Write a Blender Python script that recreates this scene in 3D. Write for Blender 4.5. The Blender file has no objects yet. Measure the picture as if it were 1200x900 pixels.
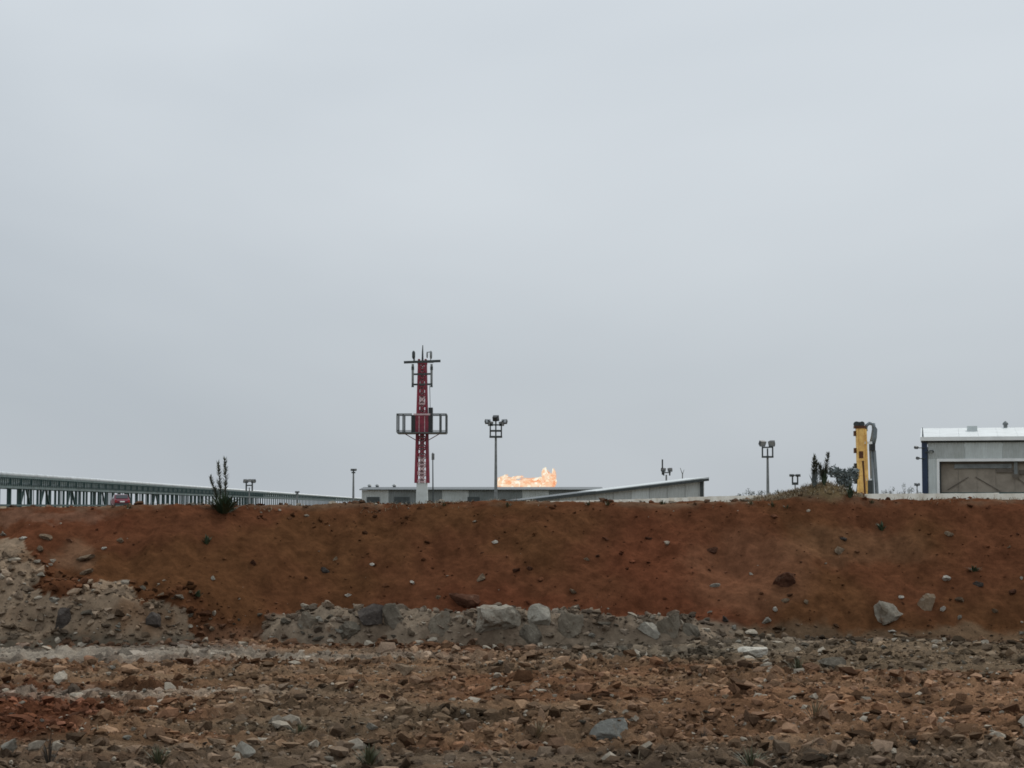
import bpy, math, random
import numpy as np
from mathutils import Vector, Matrix

# ------------------------------------------------------------------ camera
F_PX = 2239.0            # focal length in pixels of a 1200 px wide picture
ZC = 1.70                # eye height above the lower ground
HOR = 593.0              # picture row of the horizon
PITCH = math.atan((HOR - 450.0) / F_PX)
sc = bpy.context.scene
col = sc.collection
cam_d = bpy.data.cameras.new('camera')
cam = bpy.data.objects.new('camera', cam_d)
col.objects.link(cam)
cam.location = (0, 0, ZC)
cam.rotation_euler = (math.pi / 2 + PITCH, 0, 0)
cam_d.sensor_width = 36.0
cam_d.lens = 36.0 * F_PX / 1200.0
cam_d.clip_start = 0.1
cam_d.clip_end = 20000.0
sc.camera = cam
sc.render.resolution_x, sc.render.resolution_y = 1024, 768

# ------------------------------------------------------------------ overcast sky and veiled sun
SUN_EL, SUN_AZ = math.radians(43), math.radians(30)     # azimuth clockwise from +Y
world = bpy.data.worlds.new('World')
sc.world = world
world.use_nodes = True
wn, wl = world.node_tree.nodes, world.node_tree.links
wn.clear()
w_out = wn.new('ShaderNodeOutputWorld')
sky = wn.new('ShaderNodeTexSky')
sky.sky_type = 'NISHITA'
sky.sun_disc = False
sky.sun_elevation = SUN_EL
sky.sun_rotation = SUN_AZ
bg_sky = wn.new('ShaderNodeBackground'); bg_sky.inputs['Strength'].default_value = 0.08
wl.new(sky.outputs[0], bg_sky.inputs['Color'])
tc = wn.new('ShaderNodeTexCoord')
mp = wn.new('ShaderNodeMapping'); mp.inputs['Scale'].default_value = (1.0, 1.0, 2.2)
mp.inputs['Location'].default_value = (-1.741, -1.741, -1.741)
wl.new(tc.outputs['Generated'], mp.inputs['Vector'])
n1 = wn.new('ShaderNodeTexNoise'); n1.inputs['Scale'].default_value = 1.6
n1.inputs['Detail'].default_value = 4.5; n1.inputs['Roughness'].default_value = 0.52
n1.inputs['Distortion'].default_value = 0.3
wl.new(mp.outputs[0], n1.inputs['Vector'])
ramp = wn.new('ShaderNodeValToRGB')
ramp.color_ramp.elements[0].position = 0.30; ramp.color_ramp.elements[0].color = (0.455, 0.500, 0.545, 1)
ramp.color_ramp.elements[1].position = 0.72; ramp.color_ramp.elements[1].color = (0.605, 0.648, 0.685, 1)
wl.new(n1.outputs['Fac'], ramp.inputs['Fac'])
sep = wn.new('ShaderNodeSeparateXYZ'); wl.new(tc.outputs['Generated'], sep.inputs[0])
mx = wn.new('ShaderNodeMath'); mx.operation = 'MAXIMUM'; mx.inputs[1].default_value = 0.0
wl.new(sep.outputs['Z'], mx.inputs[0])
ma = wn.new('ShaderNodeMath'); ma.operation = 'MULTIPLY_ADD'          # overcast skies brighten towards the zenith
ma.inputs[1].default_value = 0.85; ma.inputs[2].default_value = 0.97
wl.new(mx.outputs[0], ma.inputs[0])
bg_cl = wn.new('ShaderNodeBackground')
wl.new(ramp.outputs['Color'], bg_cl.inputs['Color']); wl.new(ma.outputs[0], bg_cl.inputs['Strength'])
wmix = wn.new('ShaderNodeMixShader'); wmix.inputs['Fac'].default_value = 0.97
wl.new(bg_sky.outputs[0], wmix.inputs[1]); wl.new(bg_cl.outputs[0], wmix.inputs[2])
wl.new(wmix.outputs[0], w_out.inputs['Surface'])

sun_d = bpy.data.lights.new('sun', 'SUN')
sun_d.energy = 1.5; sun_d.angle = math.radians(12); sun_d.color = (1.0, 0.96, 0.90)
sun = bpy.data.objects.new('sun', sun_d); col.objects.link(sun)
sdir = Vector((math.sin(SUN_AZ) * math.cos(SUN_EL), math.cos(SUN_AZ) * math.cos(SUN_EL), math.sin(SUN_EL)))
sun.rotation_euler = sdir.to_track_quat('Z', 'Y').to_euler()
sun.location = sdir * 60

sc.view_settings.view_transform = 'Standard'
sc.view_settings.look = 'None'
sc.view_settings.exposure = 0.0
sc.view_settings.gamma = 1.0
sc.view_settings.use_curve_mapping = False
sc.cycles.filter_width = 1.7        # a long phone zoom is a little soft
sc.cycles.max_bounces = 6

R = math.radians
rnd = random.Random(7)
nrs = np.random.RandomState(11)
EYE = Vector((0, 0, ZC))
cP, sP = math.cos(PITCH), math.sin(PITCH)


def ray(px, py):
    u, v = (px - 600.0) / F_PX, (450.0 - py) / F_PX
    return Vector((u, cP - v * sP, sP + v * cP))


def at(px, py, Y):
    d = ray(px, py)
    return EYE + d * (Y / d.y)


def proj(x, y, z):
    dz = z - ZC
    dep = y * cP + dz * sP
    v = (-y * sP + dz * cP) / dep
    return 600.0 + F_PX * x / dep, 450.0 - F_PX * v


# ------------------------------------------------------------------ numeric noise
def _hash(ix, iy, s):
    h = (ix.astype(np.int64) * 374761393 + iy.astype(np.int64) * 668265263 + s * 1274126177) & 0xFFFFFFFF
    h = ((h ^ (h >> 13)) * 1274126177) & 0xFFFFFFFF
    h = h ^ (h >> 16)
    return (h & 0xFFFF) / 65535.0


def vn(x, y, s=0):
    x = np.asarray(x, float); y = np.asarray(y, float)
    ix, iy = np.floor(x), np.floor(y)
    fx, fy = x - ix, y - iy
    fx = fx * fx * fx * (fx * (fx * 6 - 15) + 10); fy = fy * fy * fy * (fy * (fy * 6 - 15) + 10)
    a, b = _hash(ix, iy, s), _hash(ix + 1, iy, s)
    c, d = _hash(ix, iy + 1, s), _hash(ix + 1, iy + 1, s)
    return (a + (b - a) * fx) * (1 - fy) + (c + (d - c) * fx) * fy


def fbm(x, y, s=0, o=4, g=0.5):
    t, amp, tot = 0, 1.0, 0
    for k in range(o):
        ca, sa = math.cos(k * 0.9), math.sin(k * 0.9)
        t = t + amp * (vn((x * ca - y * sa) * 2 ** k, (x * sa + y * ca) * 2 ** k, s + 17 * k) - 0.5)
        tot += amp; amp *= g
    return t / tot * 2          # about -1..1


def cell(x, y, s=0):
    """distance to the nearest jittered point and that point's id (Worley)"""
    x = np.asarray(x, float); y = np.asarray(y, float)
    ix, iy = np.floor(x), np.floor(y)
    best = np.full(x.shape, 9.0); bid = np.zeros(x.shape)
    for dx in (-1, 0, 1):
        for dy in (-1, 0, 1):
            cx, cy = ix + dx, iy + dy
            qx = cx + _hash(cx, cy, s); qy = cy + _hash(cx, cy, s + 5)
            d = np.hypot(x - qx, y - qy)
            m = d < best
            best = np.where(m, d, best); bid = np.where(m, _hash(cx, cy, s + 9), bid)
    return best, bid


def sstep(a, b, t):
    t = np.clip((np.asarray(t, float) - a) / (b - a), 0, 1)
    return t * t * (3 - 2 * t)


# ------------------------------------------------------------------ the lie of the land
PLATEAU = 1.45


def toe_y(x):
    return 23.95 + 0.22 * fbm(x * 0.35, x * 0 + 3.1, 3, 3) - 0.55 * (1 - sstep(-4.6, -3.2, x))


CREST_PX = np.array([-400, 0, 25, 60, 120, 190, 260, 330, 400, 480, 600, 700, 800, 870, 930, 1000, 1060, 1200, 1600], float)
CREST_PY = np.array([594, 596, 593.5, 594.5, 594.0, 593.0, 592.5, 591, 590.5, 590.5, 590.5, 590, 588.5, 587.5, 586, 585.5, 586, 586.5, 588], float)
CREST_D = 2.75


def crest_z(x):
    px = 600 + F_PX * x / 26.9
    return ZC + (HOR - np.interp(px, CREST_PX, CREST_PY)) / F_PX * 26.9


# grey rubble ridge along the toe: rows of its upper edge in the picture
RIDGE_PX = np.array([-600, 296, 315, 345, 400, 470, 560, 640, 700, 770, 815, 850, 900, 2200], float)
RIDGE_H = np.array([0, 0, 0.16, 0.36, 0.42, 0.42, 0.44, 0.40, 0.42, 0.38, 0.27, 0.10, 0.0, 0.0], float)


def ridge(x, y):
    px = 600 + F_PX * x / 23.6
    h = np.interp(px + 9 * fbm(x * 2.1, y * 2.1, 31, 3), RIDGE_PX, RIDGE_H)
    h = h * (0.9 + 0.25 * fbm(x * 1.3, x * 0 + 1.7, 33, 3))
    c = toe_y(x) - 0.28
    t = y - c
    prof = sstep(-0.30, -0.06, t + 0.07 * fbm(x * 3.1, y * 3.1, 35, 3)) * (1 - sstep(0.25, 0.75, t))
    return h * prof


def scree(x, y):
    """pale slumped heap in the lower left of the bank"""
    px, py = 600 + F_PX * x / 24.0, y
    a = np.exp(-(((x + 4.95) / 0.95) ** 2) - (((y - toe_y(x) - 0.25) / 0.55) ** 2)) * 0.42
    b = np.exp(-(((x + 6.6) / 0.9) ** 2) - (((y - toe_y(x) - 0.6) / 0.9) ** 2)) * 0.34
    c = np.exp(-(((x + 3.35) / 0.8) ** 2) - (((y - toe_y(x) + 0.0) / 0.35) ** 2)) * 0.10
    return (a + b + c) * (1 + 0.45 * fbm(x * 2.3, y * 2.3, 41, 4))


def mound(x, y):
    """low grassy heap on the crest at the right"""
    t = (x - 4.50)
    p = np.where(t < 0, np.exp(-(np.abs(t) / 0.78) ** 1.7), np.exp(-(t / 0.36) ** 2))
    return 0.225 * p * np.exp(-((y - 27.15) / 0.55) ** 2) * (1 + 0.25 * fbm(x * 3, y * 3, 51, 3)) + \
        0.03 * np.exp(-((x - 3.7) / 0.5) ** 2) * np.exp(-((y - 27.1) / 0.5) ** 2)


def bank_z(x, y):
    x = np.asarray(x, float); y = np.asarray(y, float)
    ty = toe_y(x); cz = crest_z(x)
    s = (y - ty) / CREST_D
    sc_ = np.clip(s, 0, 1)
    face = 0.72 * sc_ + 0.28 * np.sin(sc_ * math.pi / 2)
    # gentle rounding at the top
    z = cz * np.minimum(face, 1.0)
    after = np.clip(y - ty - CREST_D, 0, None)
    z = z - (cz - PLATEAU) * sstep(0.3, 4.0, after)
    z = z - np.clip(-s, 0, 1) * 0.9
    on = sstep(-0.05, 0.15, s) * (1 - 0.75 * sstep(0.82, 1.0, s))
    n = 0.20 * fbm(x * 0.55, y * 0.4, 61, 4) + 0.085 * fbm(x * 2.2, y * 1.6, 63, 4) + 0.034 * fbm(x * 8, y * 6, 65, 4)
    n = n - 0.26 * np.exp(-((x - 3.0) / 0.42) ** 2 - ((s - 0.52) / 0.2) ** 2) - 0.17 * np.exp(-((x - 4.4) / 0.5) ** 2 - ((s - 0.62) / 0.18) ** 2)
    rill = -0.13 * np.abs(fbm(x * 1.6 + 0.4 * fbm(x, y, 71), y * 0.35, 67, 3)) * sstep(0.25, 0.6, s)
    cl = cell(x * 7, y * 7, 69)
    n = n + 0.045 * np.clip(0.5 - cl[0], 0, 1) * (cl[1] > 0.62) + rill
    z = z + n * on
    z = z + (0.022 * fbm(x * 4.5, y * 3, 75, 4, 0.6) + 0.02 * np.clip(fbm(x * 1.1, y * 0.6, 76, 3), 0, 1)) * sstep(0.8, 1, s) * (1 - sstep(1.4, 2.2, s))
    rg = ridge(x, y)
    z = z + rg * (1 + 0.25 * fbm(x * 5, y * 5, 77, 4))
    sc2 = scree(x, y)
    z = z + sc2
    rough = np.clip(rg / 0.3 + sc2 / 0.3, 0, 1)
    c2 = cell(x * 5.5, y * 5.5, 79)
    z = z + rough * (0.06 * (c2[1] - 0.4) * sstep(0.55, 0.1, c2[0]) * (-1) + 0.03 * fbm(x * 14, y * 14, 81, 3))
    z = z + mound(x, y)
    return z


def ground_z(x, y, fine=True):
    x = np.asarray(x, float); y = np.asarray(y, float)
    z = 0.05 * fbm(x * 0.25, y * 0.3, 101, 3) + 0.028 * fbm(x * 0.9, y * 1.5, 103, 3)
    z = z + 0.062 * fbm(x * 0.45, y * 2.9, 105, 3)          # wheel ruts and graded windrows run along the bank
    if fine:
        band = sstep(-0.15, 0.35, fbm(x * 0.35, y * 1.3, 107, 3))
        c1 = cell(x * 6.5, y * 6.5, 109); c2 = cell(x * 15, y * 15, 111)
        z = z + (0.30 + 0.70 * band) * (0.095 * sstep(0.60, 0.34, c1[0]) * (c1[1] - 0.3)
                                        + 0.045 * sstep(0.62, 0.30, c2[0]) * (c2[1] - 0.25))
        rg_ = 1 - np.abs(fbm(x * 5.0, y * 7.0, 115, 4, 0.6)) * 2.2          # crevices between crumbled lumps
        z = z - 0.070 * (0.35 + 0.65 * band) * np.clip(rg_, 0, 1) ** 3
        z = z + 0.030 * (0.45 + 0.55 * band) * fbm(x * 9, y * 9, 113, 4, 0.65)
    return z


def land_z(x, y):
    return float(max(bank_z(np.array([x]), np.array([y]))[0], ground_z(np.array([x]), np.array([y]))[0])) if y < 30 else PLATEAU


def hit(px, py, ymax=29.5):
    """where the line of sight through a picture point meets the ground or the bank"""
    d = ray(px, py)
    ys = np.arange(11.5, ymax, 0.03)
    xs = d.x / d.y * ys; zs = ZC + d.z / d.y * ys
    g = np.maximum(np.where(ys > 21.5, bank_z(xs, ys), -9), np.where(ys < 25, ground_z(xs, ys), -9))
    k = np.nonzero(g >= zs)[0]
    i = k[0] if len(k) else len(ys) - 1
    return Vector((xs[i], ys[i], g[i]))


# ------------------------------------------------------------------ soil colours (albedo)
def lerp(a, b, t):
    return a + (np.asarray(b) - a) * t[..., None]


def ell(px, py, cx, cy, rx, ry, soft=0.35):
    d = np.hypot((px - cx) / rx, (py - cy) / ry)
    return 1 - sstep(1 - soft, 1 + soft, d)


def ground_col(x, y):
    px, py = proj(x, y, np.zeros_like(x))
    wx = 45 * fbm(x * 0.8, y * 0.8, 121, 3); wy = 9 * fbm(x * 0.8, y * 1.6, 123, 3)
    qx, qy = px + wx, py + wy
    c = np.empty(x.shape + (3,)); c[:] = (0.205, 0.122, 0.070)
    n = fbm(x * 0.5, y * 1.6, 125, 4)
    c = lerp(c, (0.185, 0.128, 0.082), sstep(0.05, 0.4, n) * 0.6)
    c = lerp(c, (0.150, 0.074, 0.040), sstep(0.0, 0.40, -n) * 0.8)
    c = lerp(c, (0.150, 0.112, 0.074), ell(qx, qy, 390, 840, 150, 34) * 0.6)
    c = lerp(c, (0.165, 0.122, 0.080), ell(qx, qy, 1020, 772, 260, 16) * 0.85)
    c = lerp(c, (0.235, 0.130, 0.073), ell(qx, qy, 1040, 828, 230, 30) * 0.85)
    c = lerp(c, (0.150, 0.078, 0.043), ell(qx, qy, 840, 845, 120, 26) * 0.6)
    c = lerp(c, (0.145, 0.058, 0.031), ell(qx, qy, 20, 838, 80, 32) * 0.95)
    c = lerp(c, (0.135, 0.106, 0.077), sstep(868, 885, qy) * 0.6)
    c = lerp(c, (0.175, 0.142, 0.103), ell(qx, qy, 790, 756, 170, 17) * 0.85)
    st = ell(qx, py + 0.4 * wy, 40, 770, 430, 8, 0.5)          # pale dusty track along the toe
    c = lerp(c, (0.33, 0.29, 0.235), st * 0.8)
    st2 = ell(px, py + 0.35 * wy, 130, 812.5, 190, 4.2, 0.6)
    c = lerp(c, (0.36, 0.29, 0.22), st2 * 0.75)
    gap_shade = sstep(0.12, 0.34, fbm(x * 1.1, y * 2.2, 129, 4))
    c = c * (1 - 0.42 * gap_shade)[..., None]          # soil darkened in patches to paint in the shade of gaps
    m = fbm(x * 4, y * 4, 127, 4)
    return c * 1.08 * (1 + 0.40 * m)[..., None]


def pip(px, py, poly):
    inside = np.zeros(px.shape, bool)
    n = len(poly)
    for i in range(n):
        x1, y1 = poly[i]; x2, y2 = poly[(i + 1) % n]
        if y1 == y2: continue
        c = ((y1 > py) != (y2 > py)) & (px < (x2 - x1) * (py - y1) / (y2 - y1) + x1)
        inside ^= c
    return inside


SCREE_POLY = [(-700, 640), (0, 633), (40, 640), (46, 668), (34, 690), (62, 702), (95, 690), (125, 680), (150, 684),
              (160, 702), (200, 708), (222, 720), (232, 752), (235, 790), (-700, 800)]


def bank_col(x, y):
    z = bank_z(x, y)
    px, py = proj(x, y, z)
    wx = 26 * fbm(x * 2.6, y * 2.6, 131, 5, 0.65); wy = 17 * fbm(x * 2.6, y * 2.6, 133, 5, 0.65)
    c = np.empty(x.shape + (3,)); c[:] = (0.100, 0.040, 0.0200)
    n = fbm(x * 0.45, y * 0.5, 135, 4)
    c = lerp(c, (0.092, 0.042, 0.0190), sstep(0.0, 0.4, n) * 0.9)
    c = lerp(c, (0.108, 0.038, 0.0195), sstep(0.05, 0.4, -n) * 0.8)
    # drier, paler patches where the face has slipped
    c = lerp(c, (0.150, 0.070, 0.038), ell(px + wx, py + wy, 880, 670, 75, 45) * 0.6)
    c = lerp(c, (0.150, 0.085, 0.050), ell(px + wx, py + wy, 88, 655, 26, 18) * 0.7)
    c = lerp(c, (0.140, 0.075, 0.040), ell(px + wx, py + wy, 1000, 640, 90, 22) * 0.45)
    c = lerp(c, (0.155, 0.085, 0.055), ell(px + wx, py + wy, 40, 606, 90, 8) * 0.6)
    # toe of the bank on the right: dull olive grey wash
    c = lerp(c, (0.112, 0.074, 0.045), sstep(728, 742, py + wy) * sstep(820, 870, px + wx) * 0.85)
    c = lerp(c, (0.115, 0.060, 0.035), sstep(726, 742, py + wy) * (1 - sstep(290, 340, px)) * sstep(215, 250, px) * 0.8)
    sm = pip(px + wx, py + wy, SCREE_POLY).astype(float)
    sc_c = lerp(np.tile(np.array((0.222, 0.164, 0.112)), x.shape + (1,)), (0.165, 0.098, 0.056), sstep(-0.05, 0.4, fbm(x * 2.6, y * 2.6, 137, 4)) * 0.8)
    sc_c = lerp(sc_c, (0.100, 0.084, 0.062), sstep(738, 752, py + wy))
    c = c * (1 - 0.92 * sm)[..., None] + sc_c * (0.92 * sm)[..., None]
    rg = sstep(0.03, 0.10, ridge(x, y) + 0.05 * fbm(x * 5, y * 5, 139, 3)) * sstep(0.0, 0.05, ridge(x, y))
    gr = lerp(np.tile(np.array((0.205, 0.160, 0.115)), x.shape + (1,)), (0.138, 0.104, 0.074), sstep(-0.1, 0.4, fbm(x * 3, y * 3, 141, 4)))
    c = c * (1 - 0.95 * rg)[..., None] + gr * (0.95 * rg)[..., None]
    md = sstep(0.035, 0.085, mound(x, y) + 0.02 * fbm(x * 6, y * 6, 143, 3))
    c = lerp(c, (0.130, 0.098, 0.052), md * 0.85)
    # thin dry litter along the brow
    br = sstep(0.93, 1.0, (y - toe_y(x)) / CREST_D) * sstep(-0.05, 0.25, fbm(x * 2.5, y * 2.5, 145, 4))
    c = lerp(c, (0.155, 0.105, 0.068), br * 0.55)
    m = fbm(x * 5, y * 5, 147, 4)
    return c * (1 + 0.34 * m)[..., None]


# ------------------------------------------------------------------ materials
def new_mat(name):
    m = bpy.data.materials.new(name); m.use_nodes = True
    nt = m.node_tree
    return m, nt.nodes, nt.links, nt.nodes['Principled BSDF']


def paint(name, rgb, rough=0.6, metal=0.0, var=0.18, scale=3.0, bump=0.0, dirt=None):
    """painted or raw surface with blotchy wear in object space"""
    m, n, l, b = new_mat(name)
    t = n.new('ShaderNodeTexCoord')
    nz = n.new('ShaderNodeTexNoise'); nz.inputs['Scale'].default_value = scale
    nz.inputs['Detail'].default_value = 6; nz.inputs['Roughness'].default_value = 0.62
    l.new(t.outputs['Object'], nz.inputs['Vector'])
    r = n.new('ShaderNodeValToRGB')
    d = dirt or tuple(c * (1 - 2 * var) for c in rgb)
    r.color_ramp.elements[0].position = 0.30; r.color_ramp.elements[0].color = (*d, 1)
    r.color_ramp.elements[1].position = 0.62; r.color_ramp.elements[1].color = (*[min(1, c * (1 + 0.4 * var)) for c in rgb], 1)
    l.new(nz.outputs['Fac'], r.inputs['Fac']); l.new(r.outputs['Color'], b.inputs['Base Color'])
    b.inputs['Roughness'].default_value = rough; b.inputs['Metallic'].default_value = metal
    if bump:
        n2 = n.new('ShaderNodeTexNoise'); n2.inputs['Scale'].default_value = scale * 6; n2.inputs['Detail'].default_value = 5
        l.new(t.outputs['Object'], n2.inputs['Vector'])
        bp = n.new('ShaderNodeBump'); bp.inputs['Strength'].default_value = bump; bp.inputs['Distance'].default_value = 0.02
        l.new(n2.outputs['Fac'], bp.inputs['Height']); l.new(bp.outputs['Normal'], b.inputs['Normal'])
    return m


def soil(name, scale=14.0, bump=0.6):
    """earth: albedo from the surface's own colour layer, broken up by grain and grit"""
    m, n, l, b = new_mat(name)
    a = n.new('ShaderNodeAttribute'); a.attribute_name = 'albedo'
    t = n.new('ShaderNodeTexCoord')
    nz = n.new('ShaderNodeTexNoise'); nz.inputs['Scale'].default_value = scale; nz.inputs['Detail'].default_value = 8
    nz.inputs['Roughness'].default_value = 0.7
    l.new(t.outputs['Object'], nz.inputs['Vector'])
    r = n.new('ShaderNodeMapRange'); r.inputs[1].default_value = 0.3; r.inputs[2].default_value = 0.7
    r.inputs[3].default_value = 0.72; r.inputs[4].default_value = 1.28
    l.new(nz.outputs['Fac'], r.inputs[0])
    mu = n.new('ShaderNodeVectorMath'); mu.operation = 'SCALE'
    l.new(a.outputs['Color'], mu.inputs[0]); l.new(r.outputs[0], mu.inputs['Scale'])
    l.new(mu.outputs[0], b.inputs['Base Color'])
    b.inputs['Roughness'].default_value = 1.0; b.inputs['Specular IOR Level'].default_value = 0.0
    bp = n.new('ShaderNodeBump'); bp.inputs['Strength'].default_value = bump; bp.inputs['Distance'].default_value = 0.04
    l.new(nz.outputs['Fac'], bp.inputs['Height']); l.new(bp.outputs['Normal'], b.inputs['Normal'])
    return m


def rock_mat(name, a, b_, spots=(0.3, 0.27, 0.22), scale=5.0):
    m, n, l, b = new_mat(name)
    t = n.new('ShaderNodeTexCoord')
    oi = n.new('ShaderNodeObjectInfo')
    ad = n.new('ShaderNodeVectorMath'); ad.operation = 'ADD'
    l.new(t.outputs['Object'], ad.inputs[0]); l.new(oi.outputs['Location'], ad.inputs[1])
    nz = n.new('ShaderNodeTexNoise'); nz.inputs['Scale'].default_value = scale; nz.inputs['Detail'].default_value = 8
    nz.inputs['Roughness'].default_value = 0.68
    l.new(ad.outputs[0], nz.inputs['Vector'])
    r = n.new('ShaderNodeValToRGB')
    r.color_ramp.elements[0].position = 0.33; r.color_ramp.elements[0].color = (*a, 1)
    r.color_ramp.elements[1].position = 0.66; r.color_ramp.elements[1].color = (*b_, 1)
    l.new(nz.outputs['Fac'], r.inputs['Fac'])
    n2 = n.new('ShaderNodeTexNoise'); n2.inputs['Scale'].default_value = scale * 2.7; n2.inputs['Detail'].default_value = 9; n2.inputs['Roughness'].default_value = 0.7
    l.new(ad.outputs[0], n2.inputs['Vector'])
    mr = n.new('ShaderNodeMapRange'); mr.inputs[1].default_value = 0.56; mr.inputs[2].default_value = 0.68
    l.new(n2.outputs['Fac'], mr.inputs[0])
    mi = n.new('ShaderNodeMix'); mi.data_type = 'RGBA'
    l.new(mr.outputs[0], mi.inputs[0]); l.new(r.outputs['Color'], mi.inputs[6]); mi.inputs[7].default_value = (*spots, 1)
    l.new(mi.outputs[2], b.inputs['Base Color'])
    b.inputs['Roughness'].default_value = 1.0; b.inputs['Specular IOR Level'].default_value = 0.0
    bp = n.new('ShaderNodeBump'); bp.inputs['Strength'].default_value = 1.0; bp.inputs['Distance'].default_value = 0.05
    l.new(n2.outputs['Fac'], bp.inputs['Height']); l.new(bp.outputs['Normal'], b.inputs['Normal'])
    return m


def leaf_mat(name, a, b_):
    m, n, l, b = new_mat(name)
    t = n.new('ShaderNodeTexCoord')
    nz = n.new('ShaderNodeTexNoise'); nz.inputs['Scale'].default_value = 9; nz.inputs['Detail'].default_value = 4
    l.new(t.outputs['Object'], nz.inputs['Vector'])
    r = n.new('ShaderNodeValToRGB')
    r.color_ramp.elements[0].position = 0.35; r.color_ramp.elements[0].color = (*a, 1)
    r.color_ramp.elements[1].position = 0.65; r.color_ramp.elements[1].color = (*b_, 1)
    l.new(nz.outputs['Fac'], r.inputs['Fac']); l.new(r.outputs['Color'], b.inputs['Base Color'])
    b.inputs['Roughness'].default_value = 0.7
    return m


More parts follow.
